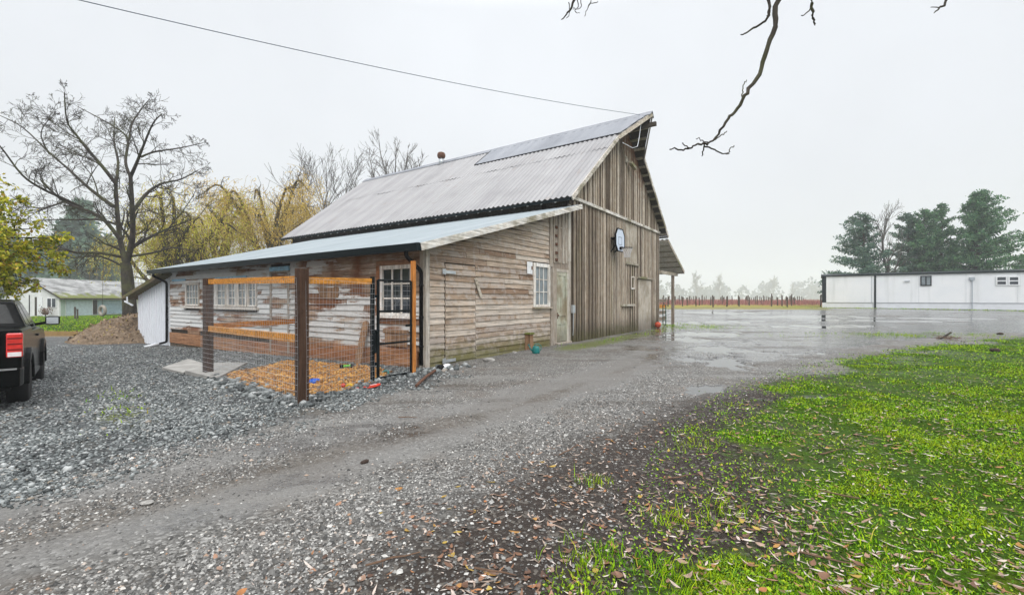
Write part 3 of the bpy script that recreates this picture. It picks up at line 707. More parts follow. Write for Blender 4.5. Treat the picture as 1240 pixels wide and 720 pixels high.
d = .6 * sst(-1.2, .4, sdf(SOIL, x, y)) * (.25 + sst(.45, .62, fbm(x, y, .8, 71))); k = rng.random(len(x)) < d; x, y = x[k], y[k]
leaves("brown_leaves", x, y, rng.gamma(7, .006, len(x)) + .015, rng.gamma(6, .0032, len(x)) + .007, M['litter2'], "broad brown and orange leaves lying among the pale ones", .5)
# twigs
mb = MB()
for (px_, py_, L, a) in [(-.72, 2.72, .32, .5), (-.1, 2.6, .25, -.3), (1.5, 4.0, .35, .2), (.6, 4.7, .4, .9), (2.6, 3.6, .3, 2.6), (1.9, 2.7, .28, -.5), (-1.4, 6.0, .25, .1), (1.2, 3.2, .3, 2.2), (3.3, 4.6, .4, .3)]:
    p = [];
    for j in range(5):
        xx = px_ + math.cos(a) * L * (j / 4 - .5) + random.uniform(-.012, .012); yy = py_ + math.sin(a) * L * (j / 4 - .5) + random.uniform(-.012, .012)
        p.append((xx, yy, gz1(xx, yy) + .018 + random.uniform(0, .01)))
    mb.tube(p, [.006, .007, .006, .005, .003], 5)
M['twig'] = simple('twig_bark', (.13, .075, .045), .8, 0, .3, 20)
tag(mb.build("twigs", M['twig']), "thin brown twigs lying on the soil and lawn", "twigs", kind="stuff")

# ------------------------------------------------------------------ the barn
barn = empty('barn', O, YAW)
tag(barn, "weathered grey wooden barn with galvanised roof, hay hood and a white peeling side wing", "barn")
S0, S1 = 7.4, 18.56; SR = (S0 + S1) / 2; ZE, ZR = 5.35, 10.15; SL = (ZR - ZE) / (SR - (S0 - .5))   # eave at s=6.9
TB = 19.0
def roof_z(s): return ZR - abs(s - SR) * SL
def lean_z(s): return 2.84 + (s + .5) * (5.08 - 2.84) / 8.0
FLOOR = -.22
def clap_wall(mb, axis, a0, a1, z0, ztop, holes=(), exposure=.155, n=(0, -1, 0), minlen=1.2, jitter=.006, lip=(.030, .044)):
    """Lapped horizontal boards between a0..a1; ztop(a) is the upper limit; holes = (a0,a1,z0,z1)."""
    z = z0; k = 0
    while True:
        zt_ = z + exposure + .02
        segs = []
        cuts = [a0]; x = a0 + random.uniform(.6, 3.2)
        while x < a1 - .4: cuts.append(x); x += random.uniform(minlen, 4.2)
        cuts.append(a1)
        any_ = False
        for i in range(len(cuts) - 1):
            pieces = [(cuts[i], cuts[i + 1])]
            for h0, h1, hz0, hz1 in holes:
                if zt_ - .03 > hz0 and z < hz1 - .03:
                    np_ = []
                    for p, q in pieces:
                        if q <= h0 or p >= h1: np_.append((p, q))
                        else:
                            if p < h0: np_.append((p, h0))
                            if q > h1: np_.append((h1, q))
                    pieces = np_
            for p, q in pieces:
                if q - p < .03: continue
                # clip to the slope of the roof
                if ztop(q) < z + .04: continue
                pp = p
                while pp < q and ztop(pp) < z + .06: pp += .05
                if q - pp < .05: continue
                any_ = True
                dz = random.uniform(-jitter, jitter); g = .004
                def P(a, zz, o):
                    zz = min(zz, ztop(a) - .005)
                    return Vector((a, -o, zz)) if axis == 's' else Vector((-o, a, zz))
                pr = random.uniform(*lip)
                vs = [P(pp + g, z + dz, .0), P(q - g, z + dz, .0), P(q - g, z + dz, pr), P(pp + g, z + dz, pr), P(pp + g, zt_ + dz, .0), P(q - g, zt_ + dz, .0), P(q - g, zt_ + dz, .006), P(pp + g, zt_ + dz, .006)]
                fs = [(0, 1, 2, 3), (3, 2, 6, 7), (0, 3, 7, 4), (1, 5, 6, 2), (4, 7, 6, 5)]
                if axis == 't': fs = [tuple(reversed(f)) for f in fs]
                mb._add(vs, fs)
        z += exposure
        if not any_ and k > 3: break
        k += 1
        if k > 60: break

# --- openings measured on the front wall (s) and the long wall (t)
W1 = (4.86, 5.93, 1.34, 2.80)           # front window with frame
D1 = (6.28, 7.26, -.05, 2.68)           # front door
HD = (sp(537.5), sp(575), FLOOR, 2.50)  # side-hung clapboard door
FZ = -.10
mb = MB(); clap_wall(mb, 's', .14, 5.98, FZ, lambda s: lean_z(s) - .06, [W1, (HD[0], HD[1], -1, HD[3])])
clap_wall(mb, 's', 5.98, 7.40, 2.84 + .4, lambda s: lean_z(s) - .06)
mb.build('front_wall', M['clap'], barn)
mb = MB(); clap_wall(mb, 's', HD[0] + .02, HD[1] - .02, FLOOR + .08, lambda s: HD[3], exposure=.157, minlen=9)
for v in mb.v: v.y -= .014
hd = mb.build('barn_door', M['clap'], barn)
mb = MB()
for zz in (.05, 2.28):
    mb.bb((HD[0] - .12, -.075, zz - .05), (HD[0] - .03, -.062, zz + .07)); mb.bar((HD[0] - .03, -.07, zz), (HD[0] + .36, -.07, zz), .02, .075)
    mb.tube([(HD[0] - .03, -.07, zz - .07), (HD[0] - .03, -.07, zz + .08)], .016, 8)
mb.each('hinge', M['steel'], hd)
mb = MB().bar((HD[1] - .06, -.065, 2.16), (HD[1] + .19, -.07, 1.66), .03, .09); mb.build('latch_bar', M['trimx'], hd)
# solid backing of the whole shell (dark interior boards)
def shell():
    mb = MB(); B = .035
    mb.prism([(B, B, FLOOR - .3), (S0, B, FLOOR - .3), (S0, B, lean_z(S0) - .14), (B, B, lean_z(B) - .14)], (0, 15.6, 0))
    mb.prism([(S0 + .02, B, FLOOR - .3), (S1 - .03, B, FLOOR - .3), (S1 - .03, B, roof_z(S1) - .12), (SR, B, ZR - .15), (S0 + .02, B, roof_z(S0) - .12)], (0, TB - .1, 0))
    return mb
shell().build('inner_wall', M['darkwood'], barn)
# foundation strip under the boards
mb = MB(); mb.bb((-.012, .0, -1.0), (.03, 15.65, .02)); mb.bb((.0, -.012, -.6), (S1, .03, -.05))
mb.each('foundation', M['foundation'], barn)
# corner boards, head trim and the patch of upright planks over the door
mb = MB()
mb.bb((0.0, -.045, -.12), (.13, .0, lean_z(0) - .05)); mb.bb((-.045, .0, -.12), (-.002, .12, lean_z(0) - .05))
for s in (5.9, 6.18, 6.5, 6.82, 7.06, 7.28):
    wd = random.uniform(.14, .26); lo = 2.72 + random.uniform(0, .22) + .06 * (s - 5.9)
    mb.bb((s, -.05 - random.uniform(0, .02), lo), (s + wd, -.036, lean_z(s) - .08))
mb.each('corner_board', M['trimwood'], barn)
mb = MB()
for z in (2.95, 3.2, 3.5, 3.8, 4.1): mb.bb((6.28, -.10, z), (6.40, -.045, z + .09))
mb.each('ladder_cleat', M['rust'], barn)

def window(parent, axis, a0, a1, z0, z1, nc, nr, gmat, fmat, fw=.085, sill=True, off=.03, mun=.028):
    """A framed sash with muntins: frame, pane and sill."""
    def P(a, o, z): return (a, -o, z) if axis == 's' else (-o, a, z)
    def bx(mb, p0, p1, o0, o1, q0, q1): mb.bb(P(p0, o0, q0), P(p1, o1, q1))
    mb = MB()
    bx(mb, a0, a0 + fw, -.02, off + .03, z0, z1); bx(mb, a1 - fw, a1, -.02, off + .03, z0, z1)
    bx(mb, a0 + fw, a1 - fw, -.02, off + .032, z1 - fw, z1); bx(mb, a0 + fw, a1 - fw, -.02, off + .028, z0, z0 + fw * .7)
    i0, i1, j0, j1 = a0 + fw, a1 - fw, z0 + fw * .7, z1 - fw
    for i in range(1, nc):
        c = i0 + (i1 - i0) * i / nc; bx(mb, c - mun / 2, c + mun / 2, -.005, off, j0, j1)
    for j in range(1, nr):
        c = j0 + (j1 - j0) * j / nr; bx(mb, i0, i1, -.006, off - .003, c - mun / 2, c + mun / 2)
    f = mb.build('window', fmat, parent)
    mb = MB()
    for i in range(nc):
        for j in range(nr):
            p0 = i0 + (i1 - i0) * i / nc; p1 = i0 + (i1 - i0) * (i + 1) / nc; q0 = j0 + (j1 - j0) * j / nr; q1 = j0 + (j1 - j0) * (j + 1) / nr
            t1, t2 = random.uniform(-.004, .004), random.uniform(-.004, .004)
            vs = [P(p0, .008 + t1, q0), P(p1, .008 - t1, q0), P(p1, .008 + t2, q1), P(p0, .008 - t2, q1)]
            mb._add([Vector(v) for v in vs], [(0, 1, 2, 3)] if axis == 's' else [(3, 2, 1, 0)])
    mb.build('pane', gmat, f)
    if sill:
        mb = MB(); bx(mb, a0 - .07, a1 + .07, .0, off + .10, z0 - .06, z0 - .003); mb.build('sill', M['trimx'] if axis == 's' else M['winframe'], f)
    return f
window(barn, 's', W1[0], W1[1], W1[2], W1[3], 3, 3, M['glasspale'], M['winframe'], .12)
# front door : frame, two tall upper panels, one low panel
def panel_door(name, s0, s1, z0, z1, mat):
    mb = MB(); y0, y1 = -.02, -.055; st = .13
    mb.bb((s0, y1, z0), (s0 + st, y0, z1)); mb.bb((s1 - st, y1, z0), (s1, y0, z1)); mc = (s0 + s1) / 2
    zr = [(z0, z0 + .22), (z0 + .62, z0 + .73), (z0 + .92, z0 + 1.04), (z1 - .14, z1)]
    for a, b in zr: mb.bb((s0 + st, y1, a), (s1 - st, y0, b))
    mb.bb((mc - .045, y1, z0 + 1.04), (mc + .045, y0, z1 - .14)); mb.bb((mc - .04, y1, z0 + .22), (mc + .04, y0, z0 + .62))
    mb.bb((s0 + st, y0 - .008, z0 + .05), (s1 - st, y0 + .005, z1 - .05), r=.5)
    return mb.build(name, mat, barn)
d = panel_door('door', D1[0] + .1, D1[1] - .08, D1[2] + .12, D1[3] - .1, M['door_green'])
mb = MB(); mb.lathe([(0, 0), (.03, 0), (.035, .03), (.02, .06), (0, .062)], (D1[0] + .17, -.055, 1.02), 10, (0, -1, 0)); mb.bb((D1[0] + .14, -.06, .9), (D1[0] + .2, -.056, 1.12)); mb.build('handle', M['rust'], d)
mb = MB(); mb.bb((5.97, -.07, D1[2]), (D1[0] + .1, 0, D1[3])); mb.bb((D1[1] - .08, -.075, D1[2]), (D1[1], 0, D1[3])); mb.bb((D1[0] + .1, -.068, D1[3] - .1), (D1[1] - .08, 0, D1[3]))
mb.bb((5.97, -.035, D1[3] + .002), (7.42, 0, lean_z(5.97) - .08)); mb.bb((D1[1], -.035, D1[2]), (S0 + .02, 0, D1[3])); mb.bb((D1[0] - .05, -.2, D1[2] - .02), (D1[1] + .05, -.02, D1[2] + .10))
mb.build('door_frame', M['trimwood'], barn)

# --- board and batten gable
BELT = 5.44
def gable_boards(mb, z0f, z1f, y, a0, a1, holes=()):
    s = a0
    while s < a1 - .02:
        wd = min(random.uniform(.22, .36), a1 - s); pr = y + random.uniform(0, .012)
        zlo = z0f() ; 
        def col(x0, x1, o, r):
            spans = [(zlo, None)]
            hs = [h for h in holes if h[0] < (x0 + x1) / 2 < h[1]]
            for h in hs: spans = [(zlo, h[2]), (h[3], None)]
            for a, b in spans:
                t0 = (z1f(x0) if b is None else b); t1 = (z1f(x1) if b is None else b)
                if min(t0, t1) - a < .05: continue
                mb.prism([(x0, -o, a), (x1, -o, a), (x1, -o, t1), (x0, -o, t0)], (0, .02, 0), r)
        col(s + .016, s + wd - .016, pr, random.random())
        if random.random() < .93 and s + wd < a1 - .05:
            bw_ = random.uniform(.055, .095); col(s + wd - bw_ / 2, s + wd + bw_ / 2, pr + .035, random.choice((.0, .14, .27, .43, .57, .71, .86)))
        s += wd
DG = (sp(772), sp(787.5), -.05, zs(780, 338))         # pale door at the gable's right
HATCH = (sp(757), sp(770.5), zs(764, 318.5), BELT - .12)
mb = MB(); gable_boards(mb, lambda: FZ - random.uniform(0, .12) + .03, lambda s: BELT, .025, S0 + .0, S1, [DG, HATCH]); mb.build('gable_wall', M['gable'], barn)
mb = MB(); gable_boards(mb, lambda: BELT + .05 - random.uniform(0, .03), lambda s: roof_z(s) - .10, .055, S0, S1); mb.build('upper_gable_wall', M['gable'], barn)
mb = MB(); mb.bb((S0 - .02, -.13, BELT - .07), (S1 + .02, -.02, BELT + .05)); mb.build('belt_board', M['fascia'], barn)
mb = MB(); mb.bb((S0 - .10, -.06, -.1), (S0 + .06, -.02, BELT - .3)); mb.bb((S1 - .12, -.075, -.1), (S1, .0, BELT - .08)); mb.each('corner_board', M['trimwood'], barn)
mb = MB(); mb.bb((DG[0], -.05, DG[2]), (DG[1], -.02, DG[3] - .03)); mb.build('plywood_door', M['plywood'], barn)
mb = MB(); mb.bb((DG[0] - .15, -.13, DG[3]), (DG[1] + .25, -.03, DG[3] + .10)); mb.build('door_header', M['trimx'], barn)
mb = MB(); mb.bb((HATCH[0] + .03, -.04, HATCH[2]), (HATCH[0] + .48, -.02, HATCH[3])); mb.bb((HATCH[0] + .5, -.045, HATCH[2]), (HATCH[1] - .03, -.02, HATCH[3]))
h = mb.build('hatch', M['plywood'], barn)
mb = MB(); mb.bb((HATCH[0] - .1, -.12, HATCH[2] - .1), (HATCH[1] + .1, -.03, HATCH[2])); mb.build('sill', M['trimx'], h)
# small framed vent and the ledge below it
q0, q1, z0, z1 = sp(762.6), sp(766.8), zs(765, 350), zs(765, 334.5)
mb = MB(); mb.bb((q0, -.085, z0), (q0 + .07, -.04, z1)); mb.bb((q1 - .07, -.085, z0), (q1, -.04, z1)); mb.bb((q0 + .07, -.083, z0), (q1 - .07, -.04, z0 + .07)); mb.bb((q0 + .07, -.083, z1 - .07), (q1 - .07, -.04, z1))
mb.build('vent_frame', M['winframe'], barn)
q0, q1, z0 = sp(751), sp(765), zs(758, 370.5)
mb = MB(); mb.bb((q0, -.16, z0), (q1, -.04, z0 + .10)); mb.build('ledge', M['trimx'], barn)
# back gable and far long wall (seen from a step aside)
mb = MB(); mb.prism([(S0, TB, -.5), (S1, TB, -.5), (S1, TB, roof_z(S1) - .1), (SR, TB, ZR - .12), (S0, TB, roof_z(S0) - .1)], (0, -.03, 0)); mb.build('back_wall', M['gable'], barn)
mb = MB(); mb.bb((S1 - .02, .05, -.3), (S1 + .02, TB, roof_z(S1) - .1)); mb.build('far_wall', M['gable'], barn)
# strip of wall between the wing's roof and the main eave
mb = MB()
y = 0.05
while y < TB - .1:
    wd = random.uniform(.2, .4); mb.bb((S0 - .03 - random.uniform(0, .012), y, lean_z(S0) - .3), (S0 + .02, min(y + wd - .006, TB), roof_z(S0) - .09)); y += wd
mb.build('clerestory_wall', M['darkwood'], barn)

# --- corrugated main roof, drawn out to a point over the hay door
HS = 1.74
def tfront(s):
    a = abs(s - SR); return -.42 - (max(0, 1 - a / HS)) * .95
def corrugated(name, mat, srange, tmax, zf, tf, pitch=.24, amp=.028, lift=0, parent=barn, jag=0, ns=10, thick=.0):
    tv = np.arange(-1.5, tmax + .001, pitch / 8); sv = np.linspace(*srange, ns + 1)
    vs = []; 
    for s in sv:
        t = np.clip(tv, tf(s), tmax)
        wv = np.cos(t / pitch * 2 * math.pi); wv = np.sign(wv) * np.abs(wv) ** .7
        z = zf(s) + lift + amp * wv
        sj = s
        if jag and s == sv[0]: sj = s + .02 * np.sin(t * 2.1) + np.where((vn(t, t * 0, .8, 4) > .6), .03, 0)
        vs.append(np.stack([np.full_like(t, s) + (sj - s), t, z], 1))
    n = len(tv); vs = np.concatenate(vs)
    ii = (np.arange(ns)[:, None] * n + np.arange(n - 1)[None]).ravel()
    f = np.stack([ii, ii + n, ii + n + 1, ii + 1], 1)
    if srange[1] > srange[0]: f = f[:, ::-1]
    return np_mesh(name, vs, f, mat, np.zeros(len(f)), parent, smooth=False)
TE = 19.4
sl, sr_ = SR - (S0 - .55), (S1 + .55) - SR
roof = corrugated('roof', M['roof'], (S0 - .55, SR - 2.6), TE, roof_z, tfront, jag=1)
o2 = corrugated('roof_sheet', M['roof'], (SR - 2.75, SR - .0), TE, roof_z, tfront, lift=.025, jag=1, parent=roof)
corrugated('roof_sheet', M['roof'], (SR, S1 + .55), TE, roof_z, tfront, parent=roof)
# newer flat-ribbed sheets by the ridge
tA, tB_ = -.3, 9.6
def tf2(s): return max(tfront(s) + .02, -1.4)
corrugated('newer_sheet', M['roofpatch'], (SR - 1.62, SR - .02), 7.8, roof_z, tf2, pitch=.45, amp=.012, lift=.075, parent=roof, ns=4)
mb = MB()
y = 0
mb.bar((SR - 1.62, -.45, roof_z(SR - 1.62) + .045), (SR - 1.62, 7.8, roof_z(SR - 1.62) + .045), .05, .055); mb.bar((SR - 1.62, 7.8, roof_z(SR - 1.62) + .05), (SR - .05, 7.8, roof_z(SR - .05) + .05), .05, .06)
mb.each('sheet_edge', M['black'], roof)
mb = MB(); mb.prism([(SR - .26, -1.4, roof_z(SR - .26) + .075), (SR, -1.42, ZR + .10), (SR + .26, -1.4, roof_z(SR + .26) + .075), (SR + .26, -1.4, roof_z(SR + .26) + .055), (SR, -1.42, ZR + .08), (SR - .26, -1.4, roof_z(SR - .26) + .055)], (0, 20.8, 0)); mb.build('ridge_cap', M['roofpatch'], roof)
# boarded underside, purlins, rafter tails
mb = MB()
for sg in (-1, 1):
    poly = [(SR + sg * .0, tfront(SR) + .03), (SR + sg * HS, tfront(SR + HS) + .03), (SR + sg * (SR - S0 + .5), -.39), (SR + sg * (SR - S0 + .5), TE - .05), (SR, TE - .05)]
    mb.prism([(s, t, roof_z(s) - .045) for s, t in poly], (0, 0, -.022))
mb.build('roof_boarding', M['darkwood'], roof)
mb = MB()
for sg in (-1, 1):
    a = .45
    while a < SR - S0 + .45:
        s = SR + sg * a; mb.bar((s, max(tfront(s) + .04, -1.2), roof_z(s) - .095), (s, -.03, roof_z(s) - .095), .13, .05, (SL * sg, 0, 1)); a += .42
mb.each('purlin', M['trimx'], roof)
mb = MB(); y = .3
while y < TE - .2:
    mb.bar((S0 - .52, y, roof_z(S0 - .52) - .13), (S0 - .02, y, roof_z(S0) - .13), .06, .11); y += .61
mb.each('rafter_tail', M['winframe'], roof)
mb = MB(); mb.bar((S0 - .56, -.4, roof_z(S0 - .56) - .08), (S0 - .56, TE, roof_z(S0 - .56) - .08), .03, .10); mb.bar((S1 + .56, -.4, roof_z(S1 + .56) - .08), (S1 + .56, TE, roof_z(S1 + .56) - .08), .03, .10)
mb.each('eave_board', M['gutter'], roof)
mb = MB()
for sg in (-1, 1):
    e = SR - S0 + .55; p0 = (SR + sg * e, -.44, roof_z(SR + e) - .08); p1 = (SR + sg * HS, -.46, roof_z(SR + HS) - .08); p2 = (SR + sg * .03, tfront(SR) - .03, ZR - .08)
    mb.bar(p0, p1, .035, .17, (0, 0, 1)); mb.bar(p1, p2, .035, .17, (0, 0, 1))
mb.each('rake_board', M['fascia'], roof)
mb = MB(); mb.bb((SR - .07, -1.58, ZR - .62), (SR + .07, .0, ZR - .44)); mb.build('hay_beam', M['darkwood'], barn)
# rusty ridge vent
tv_ = 13.6
for tv_ in (13.6,):
    mb = MB(); c = (SR - .25, 11.6, roof_z(SR - .25) - .05)
    mb.lathe([(.15, 0), (.15, .42)], c, 16); vt = mb.build('roof_vent', M['steel'], barn, smooth=True)
    mb = MB(); mb.lathe([(.155, .40), (.22, .46), (.25, .54), (.25, .66), (.20, .76), (.1, .80), (0, .81)], c, 18); mb.build('vent_cap', M['rust'], vt, smooth=True)
    mb = MB(); mb.bb((c[0] - .3, c[1] - .3, roof_z(SR - .25) - .06), (c[0] + .3, c[1] + .3, roof_z(SR - .25) + .02)); 

# --- wing roof
LT = 16.25
lr = corrugated('wing_roof', M['leanroof'], (-.52, S0 + .05), LT, lambda s: lean_z(s) + .035, lambda s: -.40, pitch=.30, amp=.012, ns=6)
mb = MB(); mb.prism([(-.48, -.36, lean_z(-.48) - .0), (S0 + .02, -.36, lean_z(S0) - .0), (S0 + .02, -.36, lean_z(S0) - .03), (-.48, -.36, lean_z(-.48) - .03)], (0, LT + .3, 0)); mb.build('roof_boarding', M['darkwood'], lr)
mb = MB(); y = .3
while y < LT: mb.bar((-.48, y, lean_z(-.48) - .09), (.03, y, lean_z(.03) - .09), .05, .10); y += .6
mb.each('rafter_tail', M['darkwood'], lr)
mb = MB(); mb.bar((-.53, -.425, lean_z(-.53) - .06), (S0 + .28, -.425, lean_z(S0 + .28) - .06), .035, .17); mb.each('rake_board', M['fascia'], lr)
mb = MB()   # box gutter with a lip and end caps
gx0, gz0 = -.66, lean_z(-.52) - .15
mb.prism([(gx0, -.42, gz0 + .17), (gx0 + .015, -.42, gz0 + .17), (gx0 + .03, -.42, gz0 + .015), (gx0 + .12, -.42, gz0 + .015), (gx0 + .12, -.42, gz0 + .17), (gx0 + .135, -.42, gz0 + .17), (gx0 + .135, -.42, gz0), (gx0 + .02, -.42, gz0)], (0, LT + .45, 0))
mb.bb((gx0, -.435, gz0), (gx0 + .135, -.42, gz0 + .17)); mb.bb((gx0, LT + .03, gz0), (gx0 + .135, LT + .045, gz0 + .17))
mb.build('gutter', M['gutter'], barn)
def downpipe(pts, r=.048):
    mb = MB(); P = [Vector(p) for p in pts]; Q = [P[0]]
    for i in range(1, len(P) - 1):
        a, b, c = P[i - 1], P[i], P[i + 1]; ra = min(.09, (b - a).length * .45, (c - b).length * .45)
        for k in range(5):
            t = k / 4; p0 = b + (a - b).normalized() * ra; p1 = b + (c - b).normalized() * ra
            Q.append(p0.lerp(b, t).lerp(b.lerp(p1, t), t))
    Q.append(P[-1]); mb.tube(Q, r, 12); return mb
gd = float(base_z(*bw(-.1, .1)[:2])) + .05
dpp = downpipe([(-.58, .0, gz0 + .02), (-.58, .0, gz0 - .10), (-.09, .02, gz0 - .42), (-.09, .02, gd)])
dp = dpp.build('downpipe', M['black'], barn, smooth=True)
mb = MB()
for z in (.45, 1.15, 1.9): mb.tube([(-.09, .02, z), (-.09, .02, z + .05)], .058, 12)
mb.each('pipe_band', M['black'], dp)
dpf = downpipe([(-.58, 15.75, gz0 + .02), (-.58, 15.75, gz0 - .1), (-.09, 15.8, gz0 - .35), (-.09, 15.8, -.10), (-.09, 15.8, -.28), (-.75, 15.9, -.42)])
dpf.build('downpipe', M['black'], barn, smooth=True)
mb = MB(); mb.tube([(-.35, 15.84, -.34), (-.85, 15.92, -.44)], .058, 12); mb.build('pipe_outlet', M['whitemetal'], barn, smooth=True)

# --- the long white wall of the wing
tB = lambda px: tp(px)
WB = (-.0 + .35, tp(462), zt(480, 382), zt(480, 321))
winA = [(tp(242), tp(225.5)), ]
ztop_w, zbot_w = zt(270, 341), zt(270, 373)
edges = [224.5, 243.5]
sash = [(226.0, 242.5), (248, 262.5), (263, 275.5), (276.5, 287.5), (288.5, 300), (301, 312.5)]
holes = [(tp(b) - .02, tp(a) + .02, zbot_w, ztop_w) for a, b in sash] + [(WB[0] - .0, WB[1] + .02, WB[2], WB[3])]
DS = (tp(352), tp(328.5), -.12, zt(340, 330))
holes.append((DS[0], DS[1], -1, DS[3] + .2))
mb = MB(); clap_wall(mb, 't', .13, 15.62, .33, lambda t: lean_z(0) - .03, holes, exposure=.16, lip=(.042, .06))
mb.build('side_wall', M['side'], barn)
for i, (a, b) in enumerate(sash):
    window(barn, 't', tp(b) + .005, tp(a) - .005, zbot_w + .08, ztop_w, 4 if i == 0 else 2, 3, M['glasspale'], M['winframe'], .075, sill=False)
mb = MB(); mb.bb((-.15, tp(315), zbot_w - .03), (-.0, tp(223.5), zbot_w + .06)); mb.bb((-.07, tp(315), ztop_w + .01), (0, tp(223.5), ztop_w + .11)); mb.each('window_sill', M['winframe'], barn)
window(barn, 't', WB[0], WB[1], WB[2], WB[3], 3, 3, M['glass'], M['winframe'], .10, mun=.04)
mb = MB(); mb.bb((-.09, WB[0] - .06, WB[3] + .0), (-.0, WB[1] + .1, WB[3] + .12)); mb.bb((-.08, WB[1], WB[2] - .05), (0, WB[1] + .12, WB[3])); mb.each('window_casing', M['skirt'], barn)
# boarded side door, blue lintel
mb = MB(); clap_wall(mb, 't', DS[0] + .1, DS[1] - .1, DS[2] + .14, lambda t: DS[3], exposure=.16, minlen=9)
for v in mb.v: v.x -= .006
sd_ = mb.build('side_door', M['side'], barn)
mb = MB(); mb.bb((-.06, DS[0], DS[2]), (0, DS[0] + .10, DS[3])); mb.bb((-.06, DS[1] - .10, DS[2]), (0, DS[1], DS[3])); mb.bb((-.062, DS[0], DS[3]), (0, DS[1], DS[3] + .05)); mb.build('door_frame', M['trimwood'], barn)
mb = MB(); mb.bb((-.075, DS[0] + .02, DS[3] + .055), (-.01, DS[1] - .02, DS[3] + .19)); mb.build('blue_lintel', M['bluepaint'], barn)
mb = MB(); mb.bb((-.06, tp(226), ztop_w + .115), (-.03, tp(210), ztop_w + .2)); mb.bb((-.06, tp(300), ztop_w + .115), (-.03, tp(262), ztop_w + .17)); mb.each('blue_board', M['bluepaint'], barn)
# new brown skirting boards, stepped
mb = MB()
for z0_, z1_, cuts in ((-.28, -.06, (0.2, 3.1, 6.4, 9.6, 12.4, 15.6)), (-.055, .16, (.2, 2.6, 5.5, 9.0, 15.6)), (.165, .36, (.2, 3.6, 6.6))):
    for i in range(len(cuts) - 1): mb.bb((-.05 - .004 * (i % 2), cuts[i] + .006, z0_), (-.0, cuts[i + 1], z1_))
mb.bb((-.052, tp(243), .165), (0, tp(229), .36))
mb.each('skirting_board', M['skirt'], barn)
# dark round-cornered patch where a feeder used to hang
c0, c1 = tp(411.5), tp(387); zz0, zz1 = zt(400, 362), zt(400, 338)
poly = []
for k in range(18):
    a = math.pi / 2 + math.pi * k / 17; poly.append((-.05, (c0 + c1) / 2 - math.cos(a) * 1.0 * (c1 - c0) / 2, (zz0 + zz1) / 2 + math.sin(a) * (zz1 - zz0) / 2))
poly += [(-.05, c0, zz0), (-.05, c0, zz1)]
mb = MB(); mb.prism(poly, (.03, 0, 0)); mb.build('wall_patch', M['plank'], barn)
# low boarded opening below the big window
mb = MB(); mb.bb((-.07, .55, .42), (-.03, 1.35, .78)); mb.bb((-.10, .50, .76), (-.03, 1.4, .84)); mb.each('hen_hatch', M['plank'], barn)

# --- white metal annex beyond the wing
def an_z(t): return 2.74 - (t - 15.6) * .20
mb = MB(); y = 15.70; AE = tp(168.5)
while y < AE:
    y1 = min(y + .30, AE); mb.prism([(-.02, y, -.75), (-.02, y1 - .02, -.75), (-.02, y1 - .02, an_z(y1) - .1), (-.02, y, an_z(y) - .1)], (.02, 0, 0), .4)
    mb.bb((-.045, y1 - .025, -.75), (-.0, y1, an_z(y1) - .1), .6); y = y1
mb.bb((-.0, 15.66, -.75), (5.0, AE, 1.55)); mb.build('annex_wall', M['whitemetal'], barn)
mb = MB()
mb.prism([(-.40, 15.4, an_z(15.4)), (-.40, 20.6, an_z(20.6)), (-.40, 20.6, an_z(20.6) - .16), (-.40, 15.4, an_z(15.4) - .16)], (5.6, 0, 0)); mb.build('annex_roof', wood('mossy_shakes', [(.12, .09, .05), (.18, .14, .08)], 'y', .5, ((.10, .10, .03), .4, .6, .8)), barn)
mb = MB(); mb.bar((-.42, AE + .15, 1.72), (-.42, AE + .15, 1.45), .05, .05); mb.bar((-.42, AE + .5, 1.5), (-.25, AE, 1.3), .06, .06); mb.each('bracket', M['whitemetal'], barn)

# --- open lean-to on the gable's right with post
CZ0, CZ1, CS = 5.0, 3.36, S1 + 3.65
def cz(s): return CZ0 + (CZ1 - CZ0) * (s - S1) / (CS - S1)
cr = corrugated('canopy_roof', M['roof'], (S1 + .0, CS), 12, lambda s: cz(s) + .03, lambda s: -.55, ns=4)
mb = MB(); mb.prism([(S1 + .02, -.5, cz(S1) - .01), (CS - .05, -.5, cz(CS - .05) - .01), (CS - .05, -.5, cz(CS) - .04), (S1 + .02, -.5, cz(S1) - .04)], (0, 12, 0)); mb.build('roof_boarding', M['winframe'], cr)
mb = MB()
for a in (.5, 1.1, 1.7, 2.3, 2.9): mb.bb((S1 + a, -.48, cz(S1 + a) - .12), (S1 + a + .09, 11.5, cz(S1 + a) - .04))
mb.each('purlin', M['trimx'], cr)
mb = MB(); mb.bar((S1, -.57, cz(S1) - .05), (CS + .02, -.57, cz(CS + .02) - .05), .035, .18); mb.bar((CS + .03, -.57, CZ1 - .06), (CS + .03, 12, CZ1 - .06), .035, .15); mb.each('rake_board', M['trimx'], cr)
mb = MB(); mb.bb((S1 + .02, -.20, CZ1 - .28), (CS - .1, -.06, CZ1 - .10)); mb.build('canopy_beam', M['trimx'], barn)
for t in (-.1, 4, 8, 11.5):
    q = bw(S1 + 2.75, t); mb = MB(); mb.bb((S1 + 2.68, t - .08, float(base_z(q.x, q.y)) - .2), (S1 + 2.84, t + .08, CZ1 + .05 if t > 0 else CZ1 - .28)); mb.build('canopy_post', M['trimwood'], barn)

# ---------------------------------------------------------------- things on and round the barn
def loc_obj(name, label, cat, s, t, z, rz=0):
    o = empty(name, bw(s, t, z), YAW + rz); return tag(o, label, cat)
